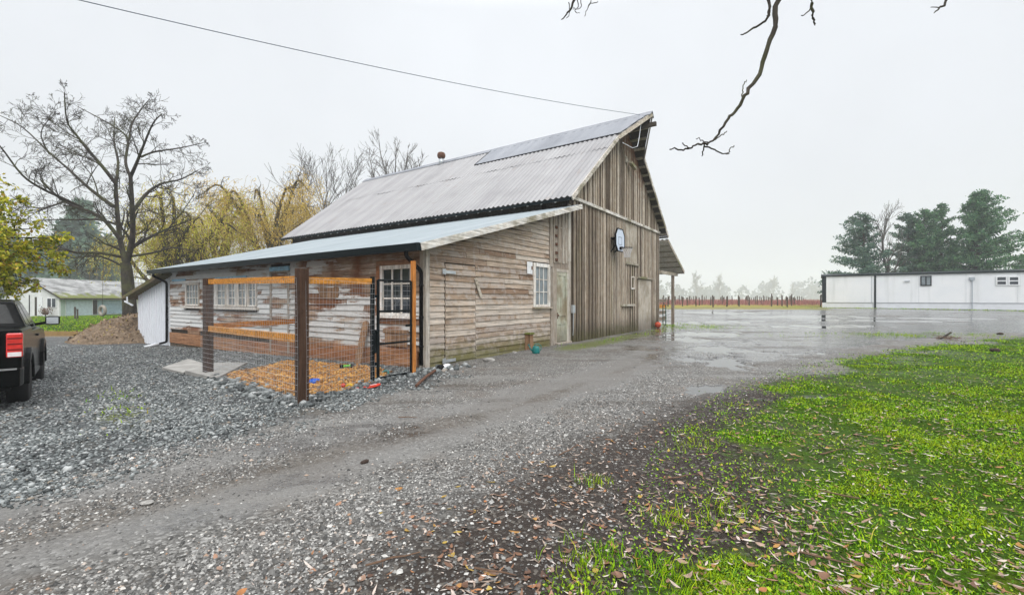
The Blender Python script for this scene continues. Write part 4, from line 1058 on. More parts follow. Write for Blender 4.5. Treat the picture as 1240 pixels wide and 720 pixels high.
# basketball hoop
hs_, hz_ = sp(747) - .62, zs(746, 293)
hoop = loc_obj('basketball_hoop', "basketball hoop with pale blue backboard and white net hung on the barn gable", 'hoop', hs_, -.06, hz_)
a, b = .52, .50
oct_ = [(-a, -.22), (-a, .22), (-a + .22, b), (a - .22, b), (a, .22), (a, -.22), (a - .24, -b), (-a + .24, -b)]
mb = MB(); mb.prism([(x, -.34, z) for x, z in oct_], (0, .05, 0)); mb.build('backboard', M['board'], hoop)
mb = MB()
for i in range(8):
    p, q = oct_[i], oct_[(i + 1) % 8]; mb.bar((p[0], -.325, p[1]), (q[0], -.325, q[1]), .07, .035)
mb.build('rim_edge', M['black'], hoop)
mb = MB(); 
for x0, x1, z0, z1 in ((-.2, .2, .12, .15), (-.2, .2, -.22, -.19), (-.2, -.17, -.19, .12), (.17, .2, -.19, .12)): mb.bb((x0, -.346, z0), (x1, -.340, z1))
mb.build('target_square', M['hoopmark'], hoop)
mb = MB(); mb.bar((-.22, -.3, -.1), (-.22, 0, -.5), .05, .05); mb.bar((.22, -.3, -.1), (.22, 0, -.5), .05, .05); mb.bb((-.3, -.3, .05), (.3, 0, .12)); mb.each('bracket', M['black'], hoop)
mb = MB(); mb.torus((0, -.66, -.36), .235, .012, n=28, m=8); mb.bb((-.09, -.46, -.42), (.09, -.34, -.30)); mb.build('hoop_rim', M['black'], hoop, smooth=False)
mb = MB(); nk = 12
for k in range(nk):
    for sg in (-1, 1):
        p = []
        for j in range(6):
            th = 2 * math.pi * (k + sg * j * .5) / nk; rr = .235 - .11 * min(1, j / 4) ** .7; p.append((rr * math.cos(th), -.66 + rr * math.sin(th), -.365 - j * .085))
        mb.tube(p, .007, 4)
mb.build('net', M['net'], hoop)
ba = bw(sp(790) - .05, -.32); gb = gz1(ba.x, ba.y)
mb = MB(); mb.lathe([(.17 * math.sin(math.pi * i / 14), -.17 * math.cos(math.pi * i / 14)) for i in range(15)], (0, 0, 0), 24)
ball = mb.build('ball', M['redball'], smooth=True); ball.location = (ba.x, ba.y, gb + .16); tag(ball, "orange red ball lying at the gable foot by the plywood door", "ball")
mb = MB()
for ax_ in ((0, 0, 1), (1, 0, 0), (0, 1, 0)): mb.torus((0, 0, 0), .1695, .004, ax_, 32, 6)
mb.build('seam', M['black'], ball)
# flood light below the hood
fs, fz = sp(757.5), zs(757, 199)
fl = loc_obj('flood_light', "small grey flood lamp on a bracket high on the gable", 'lamp', fs, -.09, fz)
mb = MB(); mb.bb((-.32, -.07, .02), (-.14, .0, .30)); mb.bar((-.22, -.05, .12), (.05, -.16, .02), .04, .04); mb.each('bracket', M['trimx'], fl)
mb = MB(); mb.bar((-.08, -.18, .04), (.44, -.24, -.16), .17, .15); mb.build('lamp_housing', M['trimx'], fl, bevel=.02)
# notice, meter box
nt_ = loc_obj('notice', "small white notice nailed beside the front window", 'sign', sp(640), -.05, zs(640, 324))
MB().bb((-.17, -.012, -.20), (.15, 0, .19)).build('plate', M['white'], nt_); MB().bb((.075, -.03, -.06), (.12, -.0125, .05)).build('peg', M['rust'], nt_)
eb = loc_obj('meter_box', "small grey electric box on the corner right of the green door", 'box', sp(691), -.10, zs(691, 374))
MB().bb((-.10, -.05, -.15), (.10, .04, .15)).build('housing', M['steel'], eb, bevel=.01); MB().tube([(0, -.01, -.15), (0, -.01, -.8), (.03, .02, -1.0)], .016, 8).build('conduit', M['steel'], eb)
# loose wire loop under the hood
mb = MB(); mb.tube([(SR - 1.45, -.52, ZR - 1.6), (SR - 1.2, -.9, ZR - 1.85), (SR - .85, -1.0, ZR - 1.7), (SR - .6, -1.0, ZR - 1.2), (SR - .5, -1.05, ZR - .5)], .018, 6)
cb = mb.build('cable_loop', M['wire']); cb.location = O; cb.rotation_euler = (0, 0, YAW); tag(cb, "slack grey cable loop hanging under the hay hood", "cable")
# stub post with mossy cap, watering can
q = at(640.5, 417.5, 14.3); g0 = gz1(q.x, q.y)
sp_ = empty('stub_post', (q.x, q.y, g0), YAW); tag(sp_, "short square brown post with mossy cap in front of the clapboard wall", "post")
hgt = 20.5 / F * 14.3
MB().bb((-.10, -.10, -.1), (.10, .10, hgt - .05)).build('shaft', M['plank'], sp_); MB().bb((-.13, -.13, hgt - .05), (.13, .13, hgt)).build('cap', simple('moss_cap', (.13, .15, .03), .9, 0, .3, 12, .5), sp_)
q = at(649, 432, 13.1); g0 = gz1(q.x, q.y)
wc = empty('watering_can', (q.x, q.y, g0), R(200)); tag(wc, "teal plastic watering can standing on the ground near the stub post", "watering can")
mb = MB(); mb.lathe([(0, 0), (.10, 0), (.115, .03), (.11, .16), (.085, .21), (.06, .22), (.055, .215)], n=20); mb.build('body', M['teal'], wc, smooth=True)
MB().tube([(.09, 0, .06), (.17, 0, .14), (.22, 0, .24)], [.026, .02, .016], 10).build('spout', M['teal'], wc, smooth=True)
MB().lathe([(.012, 0), (.035, .04), (0, .042)], (.215, 0, .235), 12, (.5, 0, .86)).build('rose', M['teal'], wc)
MB().tube([(-.10, 0, .05), (-.17, 0, .12), (-.16, 0, .22), (-.08, 0, .28), (.02, 0, .27), (.06, 0, .21)], .011, 8).build('handle', M['teal'], wc, smooth=True)
# rails and gate beside the canopy
fr = empty('rail_fence', bw(S1 + .25, .3, float(base_z(*bw(S1 + 1, .3)[:2]))), YAW); tag(fr, "brown plank rails across the open lean-to beyond the gable", "fence")
for i, z in enumerate((.28, .66, 1.04, 1.38)): 
    MB().bb((0, -.02, z), (2.45, .03, z + .2)).build('rail', M['fencewood'] if i != 2 else M['cedar'], fr)
MB().bb((.02, .035, 0), (.14, .14, 1.6)).build('post', M['fencewood'], fr)
q = bw(S1 + .08, -.42); gt = empty('farm_gate', (q.x, q.y, gz1(q.x, q.y)), YAW + R(26)); tag(gt, "narrow green tubular gate folded open at the gable's right corner", "gate")
mb = MB(); mb.tube([(0, 0, .1), (0, 0, 1.25), (.9, 0, 1.25), (.9, 0, .1), (0, 0, .1)], .028, 8); mb.build('frame', simple('green_gate_paint', (.05, .10, .07), .5), gt)
for z in (.35, .58, .8, 1.02): MB().tube([(0.03, 0, z), (.87, 0, z)], .02, 8).build('bar', simple('gate_bar', (.20, .26, .22), .5), gt)

# ---------------------------------------------------------------- wire dog run
A = at(365.5, 487, 7.15); B = at(252, 455, 10.5); C1 = at(451, 463, 8.92); C2 = at(457.8, 462, 8.98); Dp = at(500.5, 456, 9.75); Wd = bw(-.09, 4.95)
run = empty('dog_run', (A.x, A.y, 0), 0); tag(run, "wire dog run with brown posts, orange rails and dark steel gate against the barn", "enclosure")
def L(p, z=None): return Vector((p.x - A.x, p.y - A.y, p.z if z is None else z))
zA, zB, zC, zD, zW = (gz1(p.x, p.y) for p in (A, B, C1, Dp, Wd))
def post(p, z0, z1, w_, mat, name='post', rz=YAW):
    c = L(p, (z0 + z1) / 2); return MB().box(c, (w_, w_, z1 - z0), Matrix.Rotation(rz, 3, 'Z')).build(name, mat, run, bevel=.008)
ta, tb = EYE + (HZ - 325) / F * A.y, EYE + (HZ - 337) / F * B.y
post(A, zA - .1, ta, .155, M['cedarpost']); post(B, zB - .1, tb, .17, M['cedarpost'])
post(Dp, zD - .1, EYE + (HZ - 316) / F * Dp.y, .085, M['orangepost'])
post(Wd, zW - .1, EYE + (HZ - 340) / F * Wd.y, .07, M['orangepost'])
pC = lambda p, w_: MB().tube([L(p, zC - .1), L(p, EYE + (HZ - 335) / F * p.y)], w_, 10).build('steel_post', M['blacksteel'], run)
pC(C1, .045)
def rail(p, q, mat=M['cedar'], h=.13, w_=.045): return MB().bar(p, q, w_, h).build('rail', mat, run)
def pt(px, py, P): return L(P, EYE + (HZ - py) / F * P.y)
off = Vector((-.035, -.05, 0))
dAB = (L(A, 0) - L(B, 0)).normalized(); dAC = (L(C1, 0) - L(A, 0)).normalized()
rail(pt(0, 341, B) + dAB * .09, pt(0, 338, A) - dAB * .085, h=.115); rail(pt(0, 397.5, B) + dAB * .09, pt(0, 410, A) - dAB * .085)
rail(pt(0, 339, A) + dAC * .085, pt(0, 340.5, C1) - dAC * .05, h=.11)
dBW = (L(Wd, 0) - L(B, 0)).normalized()
rail(pt(0, 395, B) + dBW * .09, pt(0, 388, Wd) - dBW * .04)
def wire_mesh(name, parent, p, q, zp0, zp1, zq0, zq1, dh=.10, dv=.075, r=.0023):
    """Welded netting: thin square-section wires, gathered in one sheet."""
    p = Vector((p.x, p.y, 0)); q = Vector((q.x, q.y, 0)); d = q - p; n_ = d.normalized().cross(Vector((0, 0, 1))); Lh = d.length
    mb = MB(); nv = int(Lh / dv)
    def P(u, f): return Vector((p.x + d.x * u, p.y + d.y * u, (zp0 + (zp1 - zp0) * f) * (1 - u) + (zq0 + (zq1 - zq0) * f) * u)) + n_ * (.012 * math.sin(u * 9 + f * 5) + .008 * math.sin(u * 31))
    for i in range(nv + 1):
        u = i / nv; mb.tube([P(u, f / 3) for f in range(4)], r * .65, 3, cap=False)
    nh = int((zp1 - zp0) / dh)
    for j in range(nh + 1):
        f = j / nh; mb.tube([P(u / 12, f) for u in range(13)], r * 1.25, 3, cap=False)
    return mb.build(name, M['wire'], parent)
o1 = Vector((-.664, -.747, 0)) * .115; eA = dAB * .09
wire_mesh('wire_mesh', run, L(B, 0) + o1 - eA, L(A, 0) + o1 + eA, zB + .03, zB + 2.08, zA + .02, zA + 2.0)
wire_mesh('wire_mesh', run, L(A, 0) + Vector((.085, -.03, 0)), L(C1, 0) + Vector((.05, -.02, 0)), zA + .02, zA + 2.0, zC + .02, zC + 1.95)
wire_mesh('wire_mesh', run, L(B, 0) + Vector((-.09, .05, 0)), L(Wd, 0), zB + .03, zB + 1.2, zW + .03, zW + 1.5)
# gate
gf = MB(); g0, g1 = L(C2, zC + .06), L(Dp, zD + .09); dg = Vector((g1.x - g0.x, g1.y - g0.y, 0)); lg = dg.length - .07; dg.normalize(); g1 = g0 + dg * lg
gt_, gb_ = EYE + (HZ - 339) / F * C2.y, g0.z
for p in (g0, g1): gf.tube([Vector((p.x, p.y, gb_)), Vector((p.x, p.y, gt_))], .032 if p is g0 else .024, 10)
for f in (0.0, .345, .68, 1.0):
    z = gb_ + (gt_ - gb_) * f; gf.tube([Vector((g0.x, g0.y, z)), Vector((g1.x, g1.y, z))], .022, 8)
gate = gf.build('gate', M['blacksteel'], run)
wire_mesh('gate_wire', gate, Vector((g0.x, g0.y, 0)), Vector((g1.x, g1.y, 0)), gb_ + .02, gt_, gb_ + .02, gt_, .1, .1)
mb = MB(); m_ = Vector((g1.x, g1.y, gb_ + 1.02)); mb.bar(m_ - dg * .14, m_ + dg * .10, .03, .05); mb.build('latch', M['blacksteel'], gate)
mb = MB()
for z in (.35, 1.0, 1.7): mb.bar(L(C1, zC + z), L(C2, zC + z), .03, .06)
mb.box(L(C1, zC + .78) + Vector((.03, -.02, 0)), (.10, .06, .42)); mb.each('gate_hinge', M['blacksteel'], run)

# small things on the ground in and near the run
def ground_pt(px, py):
    p = at(px, py, 8)
    for _ in range(30):
        z = gz1(p.x, p.y); Yn = (EYE - z) * F / (py - HZ); p = at(px, py, Yn)
    return p
q = ground_pt(381, 463); o = MB().lathe([(0, .015), (.10, .015), (.115, .09), (.125, .095), (.145, .0), (.14, -.005), (0, -.005)], n=24).build('dog_bowl', M['blue'], smooth=True); o.location = q; tag(o, "blue plastic dog bowl on the wood chips behind the front post", "bowl")
q = ground_pt(420, 446); t_ = empty('toy_dumbbell', q + Vector((0, 0, .06)), R(20)); tag(t_, "black and lime green chew toy on the wood chips near the wall", "toy")
MB().tube([(-.13, 0, 0), (.13, 0, 0)], .045, 12).build('grip', M['green'], t_, smooth=False); MB().lathe([(0, -.06), (.05, -.05), (.07, 0), (.05, .05), (0, .06)], (-.16, 0, .0), 14, (1, 0, 0)).build('end_knob', M['black'], t_, smooth=True); MB().lathe([(0, -.06), (.05, -.05), (.07, 0), (.05, .05), (0, .06)], (.16, 0, .0), 14, (1, 0, 0)).build('end_knob', M['black'], t_, smooth=True)
q = ground_pt(419, 469); t_ = empty('toy_car', q, R(10)); tag(t_, "small yellow toy with a red nose lying near the steel gate post", "toy")
mb = MB(); mb.prism([(-.02, -.05, .02), (.16, -.05, .02), (.17, -.05, .07), (.10, -.05, .10), (.02, -.05, .10)], (0, .10, 0)); mb.build('body', M['yellow'], t_, bevel=.01); MB().lathe([(0, -.02), (.05, 0), (.055, .05), (.03, .09), (0, .1)], (-.03, 0, .055), 12, (-1, 0, 0)).build('nose', M['red'], t_, smooth=True)
q = ground_pt(446, 469); t_ = empty('toy_paddle', q, R(28)); tag(t_, "flat red and pink toy bat lying across the stones at the gate", "toy")
mb = MB(); mb.prism([(.36 * math.cos(a) * .5 + .12, .14 * math.sin(a), .025 + .03 * math.cos(a)) for a in [2 * math.pi * k / 16 for k in range(16)]], (0, 0, .02)); mb.build('blade', M['red'], t_); MB().tube([(-.06, 0, .02), (-.30, 0, .01)], .018, 8).build('handle', M['red'], t_)
MB().bar((.05, 0, .055), (.2, .01, .07), .07, .01).build('patch', simple('pink_plastic', (.7, .4, .38), .5), t_)
q = ground_pt(467, 452); o = MB().torus((0, 0, .03), .085, .03).build('toy_ring', M['teal'], smooth=True); o.location = q; o.rotation_euler = (.5, .2, 0); tag(o, "teal rubber ring on the ground behind the steel gate", "toy")
q = ground_pt(535, 447.5); t_ = empty('spray_can', q + Vector((0, 0, .055)), YAW + R(12)); tag(t_, "white can with a black cap lying at the wing's corner", "can")
MB().lathe([(0, 0), (.05, 0), (.055, .015), (.055, .28), (.035, .33), (0, .335)], (0, 0, 0), 16, (1, 0, 0)).build('body', M['white'], t_, smooth=True); MB().lathe([(0, 0), (.07, 0), (.075, .1), (.05, .15), (0, .155)], (0, 0, .0), 14, (-1, 0, 0)).build('cap', M['black'], t_, smooth=True)
q0, q1 = ground_pt(504, 470), ground_pt(527, 451); mb = MB(); mb.tube([q0 + Vector((0, 0, .05)), (q0 + q1) / 2 + Vector((0, 0, .07)), q1 + Vector((0, 0, .05))], .028, 8); tag(mb.build('pipe', M['rust']), "short rusty pipe lying on stones at the barn corner", "pipe")
for k, (px, py, sz, lab) in enumerate([(592, 437, .30, "flat pale stone lying at the clapboard wall left of the stub post"), (623, 428, .22, "small mossy stone by the clapboard wall beside the stub post"), (575, 440, .10, "small dark stone near the side-hung door's foot"), (178, 610, .10, "lone flat grey stone on the driveway"), (442, 560, .09, "dark lump of rock in the driveway centre")]):
    q = ground_pt(px, py); bm = bmesh.new(); bmesh.ops.create_icosphere(bm, subdivisions=2, radius=.5)
    rr = random.Random(k)
    for v in bm.verts: v.co *= rr.uniform(.8, 1.15); v.co.z *= .5
    me = bpy.data.meshes.new('stone'); bm.to_mesh(me); bm.free(); me.materials.append(M['concrete'] if k != 4 else M['vinepost']); o = bpy.data.objects.new('stone', me); COL.objects.link(o)
    o.location = q + Vector((0, 0, sz * .12)); o.scale = (sz, sz * .7, sz * .8); o.rotation_euler = (0, .1, k); tag(o, lab, "stone")
for o in bpy.data.objects:
    if o.parent is None and o.name.startswith(('toy_', 'dog_bowl')): o.scale = (.75, .75, .75)
# planks leaning on the wall, slabs by the run
lp = ground_pt(446, 441); lt_ = empty('leaning_plank', bw(-.05, tp(446), float(base_z(*bw(-.2, tp(446))[:2]))), YAW); tag(lt_, "brown plank with rounded top leaning on the white wall beside the gate", "plank")
pl = [(0, -.12, 0), (0, .12, 0), (0, .12, 1.0)] + [(0, .12 * math.cos(a), 1.0 + .1 * math.sin(a)) for a in [math.pi * k / 8 for k in range(1, 8)]] + [(0, -.12, 1.0)]
mb = MB(); mb.prism([(-.30 + .24 * z, y, z) for x, y, z in pl], (.035, 0, 0)); mb.build('board', M['plank'], lt_)
def slab(pxs, label):
    P = [ground_pt(*p) for p in pxs]; zt_ = max(p.z for p in P) + .05
    mb = MB(); mb.prism([(p.x, p.y, zt_) for p in P], (0, 0, -.10)); o = mb.build('paving_slab', M['concrete'], bevel=.01); tag(o, label, "slab")
slab([(196, 448), (222, 453), (251, 442.5), (228, 437.5)], "pale concrete slab at the outer edge of the dog run's path")
slab([(224, 453), (262, 460), (300, 441), (254, 443)], "pale concrete slab touching the dog run's far post")
# ------------------------------------------------------------------ vegetation
class Tree:
    """Branch skeletons gathered as tapered tubes (numpy)."""
    def __init__(s, seed): s.r = random.Random(seed); s.paths = []; s.tips = []
    def path(s, pts, r0, r1): s.paths.append((pts, r0, r1))
    def grow(s, p, d, ln, r, lvl, maxl, spread=.6, up=.1, wob=.22, kids=(3, 5), shrink=.62, rmin=.008, seg=4, droop=0, start=.25):
        R_ = s.r; pts = [p]; q = p.copy(); dd = d.copy(); st = ln / seg
        for i in range(seg):
            dd = (dd + Vector((R_.gauss(0, wob), R_.gauss(0, wob), R_.gauss(0, wob) + up - droop * (i / seg)))).normalized(); q = q + dd * st; pts.append(q)
        r1 = max(r * .45, rmin); s.path(pts, max(r, rmin), r1)
        if lvl >= maxl:
            s.tips.append((pts, dd)); return
        n = R_.randint(*kids)
        for k in range(n):
            f = start + (1 - start) * (k + R_.random()) / n if k < n - 1 else 1.0
            x = f * seg; i = min(int(x), seg - 1); b = pts[i].lerp(pts[i + 1], x - i); bd = (pts[i + 1] - pts[i]).normalized()
            a = bd.orthogonal().normalized(); a.rotate(Quaternion(bd, R_.uniform(0, 6.283)))
            an = R_.uniform(.55, 1.25) * spread; nd = (bd * math.cos(an) + a * math.sin(an)).normalized()
            s.grow(b, nd, ln * shrink * R_.uniform(.75, 1.2) * (1.1 - .35 * f), max(r * (1 - .5 * f) * .62, rmin), lvl + 1, maxl, spread, up, wob, kids, shrink, rmin, max(2, seg - 1), droop, start)
    def limb(s, pts, r0, r1, n, ln, maxl=2, **kw):
        """A traced limb with side branches along it."""
        R_ = s.r; P = [Vector(p) for p in pts]; Q = []
        for i in range(len(P) - 1):
            a, b, c, d = P[max(i - 1, 0)], P[i], P[i + 1], P[min(i + 2, len(P) - 1)]
            for k in range(4):
                t = k / 4; Q.append(.5 * ((2 * b) + (c - a) * t + (2 * a - 5 * b + 4 * c - d) * t * t + (3 * b - a - 3 * c + d) * t ** 3))
        Q.append(P[-1]); s.path(Q, r0, r1); m = len(Q) - 1
        for k in range(n):
            f = .15 + .85 * (k + R_.random()) / n if k < n - 1 else 1.0
            x = f * m; i = min(int(x), m - 1); b = Q[i].lerp(Q[i + 1], x - i); bd = (Q[i + 1] - Q[i]).normalized()
            a = bd.orthogonal().normalized(); a.rotate(Quaternion(bd, R_.uniform(0, 6.283))); an = R_.uniform(.4, 1.1)
            if k == n - 1: an = .1
            s.grow(b, (bd * math.cos(an) + a * math.sin(an)).normalized(), ln * R_.uniform(.6, 1.25) * (1.15 - .5 * f) * (.55 if k == n - 1 else 1), max(.012, (r0 + (r1 - r0) * f) * .5), 0, maxl, **kw)
    def mesh(s, name, mat, parent, thick=None, n_big=7, n_small=3, big=.05):
        V_, F_, b = [], [], 0
        for pts, r0, r1 in s.paths:
            if thick is not None and not thick(r0): continue
            n = n_big if r0 > big else n_small; P = np.array([tuple(p) for p in pts]); k = len(P)
            T = np.gradient(P, axis=0); T /= np.linalg.norm(T, axis=1)[:, None] + 1e-9
            h = np.array([0, 0, 1.]) if abs(T[0][2]) < .9 else np.array([1., 0, 0])
            A_ = np.cross(T, h); A_ /= np.linalg.norm(A_, axis=1)[:, None] + 1e-9; B_ = np.cross(T, A_)
            rr = np.linspace(r0, r1, k)[:, None, None]; th = np.arange(n) * 2 * math.pi / n
            ring = A_[:, None] * np.cos(th)[None, :, None] + B_[:, None] * np.sin(th)[None, :, None]
            V_.append((P[:, None] + ring * rr).reshape(-1, 3))
            i = np.arange(k - 1)[:, None] * n; j = np.arange(n)[None]; j2 = (j + 1) % n
            F_.append(np.stack([b + i + j, b + i + j2, b + i + n + j2, b + i + n + j], -1).reshape(-1, 4)); b += k * n
        if not V_: return None
        F_ = np.concatenate(F_); return np_mesh(name, np.concatenate(V_), F_, mat, np.full(len(F_), .5), parent, smooth=True)
def leafcards(name, P, size, mat, parent, seed=0, asp=.55, hang=None):
    """Small leaf faces at the given points."""
    r = np.random.default_rng(seed); n = len(P); P = np.asarray(P); L = size * r.uniform(.6, 1.3, n)
    a = r.normal(size=(n, 3)); a /= np.linalg.norm(a, axis=1)[:, None]
    if hang is not None: a = a * (1 - hang) + np.array([0, 0, -1.]) * hang; a /= np.linalg.norm(a, axis=1)[:, None]
    b = np.cross(a, r.normal(size=(n, 3))); b /= np.linalg.norm(b, axis=1)[:, None] + 1e-9
    L = L[:, None]; W_ = L * asp / 2
    v = np.stack([P, P + a * L * .45 + b * W_, P + a * L, P + a * L * .45 - b * W_], 1).reshape(-1, 3)
    f = (np.array([0, 1, 2, 3])[None] + (np.arange(n) * 4)[:, None])
    return np_mesh(name, v, f, mat, r.random(n), parent)
def bark(name, c, moss=0.):
    g = G(name); n = g.noise(6, 6, g.mp((1, 1, .35)), .65); col = g.mix(g.mr(n, .35, .65), tuple(x * .5 for x in c), tuple(x * 1.3 for x in c))
    if moss: col = g.mix(g.mr(g.noise(1.2, 4), .48, .62, 0, moss), col, (.09, .10, .03))
    return g.out(col, .9, 0, g.bump(n, .6, .02), .2)
def foliage(name, stops, rough=.6):
    g = G(name); r = g.at('rnd'); n = g.noise(.7, 3)
    c = g.mix(1.0, g.ramp(r, stops), g.mr(n, .35, .65, .75, 1.2), 'MULTIPLY'); m = g.out(c, rough, 0, None, .3)
    tr = g.n('ShaderNodeBsdfTranslucent'); g.put(tr.inputs[0], c); ms = g.n('ShaderNodeMixShader'); ms.inputs[0].default_value = .3
    g.t.links.new(g.b.outputs[0], ms.inputs[1]); g.t.links.new(tr.outputs[0], ms.inputs[2]); g.t.links.new(ms.outputs[0], g.t.nodes['Material Output'].inputs[0]); return m
M['bark'] = bark('dark_bark', (.05, .042, .034), .5); M['barkgrey'] = bark('grey_bark', (.10, .088, .075)); M['barkwillow'] = bark('willow_bark', (.075, .058, .036), .6)
M['gold'] = foliage('golden_willow_leaves', [(0, (.36, .24, .04)), (.5, (.66, .46, .08)), (1, (.80, .62, .14))])
M['strand'] = bark('yellow_willow_twigs', (.46, .33, .10))
M['lime'] = foliage('yellow_green_leaves', [(0, (.32, .31, .03)), (.5, (.58, .55, .05)), (1, (.76, .70, .09))])
M['bushleaf'] = foliage('turning_leaves', [(0, (.10, .14, .012)), (.4, (.30, .33, .018)), (.8, (.56, .53, .03)), (.95, (.56, .38, .04)), (1, (.26, .11, .03))], .45)
M['needle'] = foliage('conifer_needles', [(0, (.03, .095, .045)), (.5, (.075, .19, .085)), (1, (.16, .31, .13))], .7)
M['needle_grey'] = foliage('grey_green_needles', [(0, (.05, .11, .08)), (.6, (.10, .19, .13)), (1, (.17, .26, .17))], .7)

# --- the big bare tree behind the dirt pile
TY = 26.0
def PX(px, py, dy=0): return at(px, py, TY + dy)
bt = Tree(11); K = dict(spread=.85, up=.05, wob=.2, kids=(3, 4), shrink=.66, rmin=.0085, seg=3)
base = at(158, 384, TY); base.z = gz1(base.x, base.y) - .1
big = empty('bare_tree', (base.x, base.y, base.z)); tag(big, "large spreading leafless tree with dark trunk behind the dirt pile", "tree")
def rel(pts): return [Vector(p) - Vector((base.x, base.y, base.z)) for p in pts]
bt.path(rel([base, PX(156.5, 372), PX(155, 350), PX(153.5, 330), PX(152, 318)]), .38, .26)
def lb(pts, dy, r0, r1, n, ln, maxl=3):
    k = len(pts); bt.limb(rel([PX(x, y, dy * i / (k - 1)) for i, (x, y) in enumerate(pts)]), r0 * .9, r1 * .8, n, ln * .62, maxl, **K)
lb([(153, 320), (146, 292), (142, 256), (140, 222)], 1.0, .18, .11, 6, 2.2)
lb([(140, 222), (125, 203), (108, 183), (92, 163), (81, 146), (78, 112)], -2, .12, .03, 10, 2.4)
lb([(140, 224), (143, 196), (138, 171), (139, 142)], 3, .10, .03, 8, 2.2)
lb([(153, 318), (158, 300), (161, 280), (160, 250), (158, 214)], -1, .19, .12, 6, 2.0)
lb([(158, 214), (152, 196), (155, 172), (148, 160), (129, 148), (94, 129)], 2, .10, .025, 9, 2.2)
lb([(158, 214), (166, 196), (173, 178), (185, 150), (196, 138)], -2.5, .11, .025, 9, 2.3)
lb([(156, 170), (160, 150), (170, 134), (181, 120)], 1, .06, .02, 6, 1.8)
lb([(161, 256), (176, 236), (194, 223), (219, 217), (240, 206)], 3, .12, .03, 9, 2.3)
lb([(171, 190), (187, 184), (219, 179), (246, 173)], -1.5, .07, .02, 8, 2.0)
lb([(160, 299), (178, 289), (200, 278), (226, 268)], 2, .13, .03, 8, 2.3)
lb([(160, 310), (185, 306), (210, 300), (232, 303)], -2, .08, .02, 7, 2.0)
lb([(145, 289), (128, 268), (111, 257), (78, 244), (50, 219)], -1, .13, .05, 8, 2.4)
lb([(100, 252), (78, 241), (52, 229), (27, 212), (0, 177), (-20, 160)], -4, .10, .025, 10, 2.5)
lb([(138, 250), (118, 236), (100, 221), (82, 204), (62, 187), (27, 154), (0, 140)], 2.5, .12, .025, 12, 2.5)
lb([(143, 272), (120, 266), (92, 266), (60, 266), (38, 268)], 3, .09, .02, 9, 2.2)
lb([(147, 311), (120, 306), (94, 306), (61, 300), (36, 304)], -2.5, .10, .02, 9, 2.2)
lb([(148, 322), (132, 314), (117, 310), (92, 312), (69, 313)], 2, .08, .02, 8, 2.0)
lb([(110, 184), (100, 172), (78, 158), (55, 140), (42, 124)], 1.5, .05, .015, 8, 2.2)
lb([(60, 187), (50, 165), (55, 150), (66, 140)], -1, .05, .015, 6, 1.8)
lb([(200, 281), (216, 262), (232, 240), (238, 228)], 1, .05, .015, 7, 1.9); lb([(119, 236), (112, 214), (98, 196), (90, 180)], 2, .05, .015, 7, 1.9); lb([(78, 244), (52, 252), (28, 250), (8, 262)], 2, .06, .015, 8, 2.0)
bt.mesh('trunk', M['bark'], big, lambda r: r > .15); bt.mesh('crown', M['bark'], big, lambda r: r <= .15)

def vase_tree(name, label, loc, h, seed, mat, r0=.3, spread_=.33, base_f=.38):
    """Several limbs rising together from a short trunk into a rounded fan."""
    t = Tree(seed); root = empty(name, loc); tag(root, label, "tree"); R_ = t.r; hb = h * base_f
    t.path([Vector((0, 0, -.2)), Vector((.1, 0, hb * .5)), Vector((0, 0, hb))], r0, r0 * .75)
    for k in range(8):
        a = 6.283 * k / 8 + R_.uniform(-.3, .3); w_ = h * spread_ * R_.uniform(.25, 1); tp_ = h * (1.0 - .28 * (w_ / (h * spread_)) ** 2) * R_.uniform(.93, 1); c, s_ = math.cos(a) * w_, math.sin(a) * w_
        P = [Vector((0, 0, hb * R_.uniform(.7, 1))), Vector((c * .32, s_ * .32, hb + (tp_ - hb) * .25)), Vector((c * .65 + R_.gauss(0, .15), s_ * .65, hb + (tp_ - hb) * .55)), Vector((c * .9, s_ * .9 + R_.gauss(0, .15), hb + (tp_ - hb) * .82)), Vector((c, s_, tp_))]
        t.limb(P, r0 * .42, .02, 15, h * .085, 2, spread=.5, up=.14, wob=.12, kids=(2, 4), shrink=.7, rmin=.012, seg=3)
    t.mesh('trunk', mat, root, lambda r: r >= r0 * .95); t.mesh('crown', mat, root, lambda r: r < r0 * .95); return root
def bare_tree(name, label, loc, h, seed, mat, r0=.3, upright=.5, maxl=4, kids=(4, 6), group=None, rmin=.016, lean=0):
    t = Tree(seed); root = empty(name, loc); tag(root, label, "tree", group)
    R_ = t.r; n = 7; pts = [Vector((lean * i / n + R_.gauss(0, .012 * h) * (i > 0), R_.gauss(0, .012 * h) * (i > 0), h * .86 * i / n - (.2 if i == 0 else 0))) for i in range(n + 1)]
    t.path(pts, r0, r0 * .15)
    for k in range(14):
        f = .22 + .76 * k / 14; x = f * n; i = min(int(x), n - 1); b = pts[i].lerp(pts[i + 1], x - i); a = R_.uniform(0, 6.283)
        d = Vector((math.cos(a) * (1 - upright), math.sin(a) * (1 - upright), upright + .25 * f)).normalized()
        t.grow(b, d, h * .34 * (1.15 - .6 * f) * R_.uniform(.7, 1.2), r0 * .42 * (1 - .7 * f), 1, maxl, .55, .10, .14, kids, .6, rmin, 3)
    t.mesh('trunk', mat, root, lambda r: r >= r0 * .95); t.mesh('crown', mat, root, lambda r: r < r0 * .95); return root
q = at(478, 300, 46); vase_tree('bare_tree', "tall upright leafless tree rising behind the barn ridge beside the vent", (q.x, q.y, .1), EYE + (HZ - 150) / F * 46, 5, M['barkgrey'], .28, .17, .45)
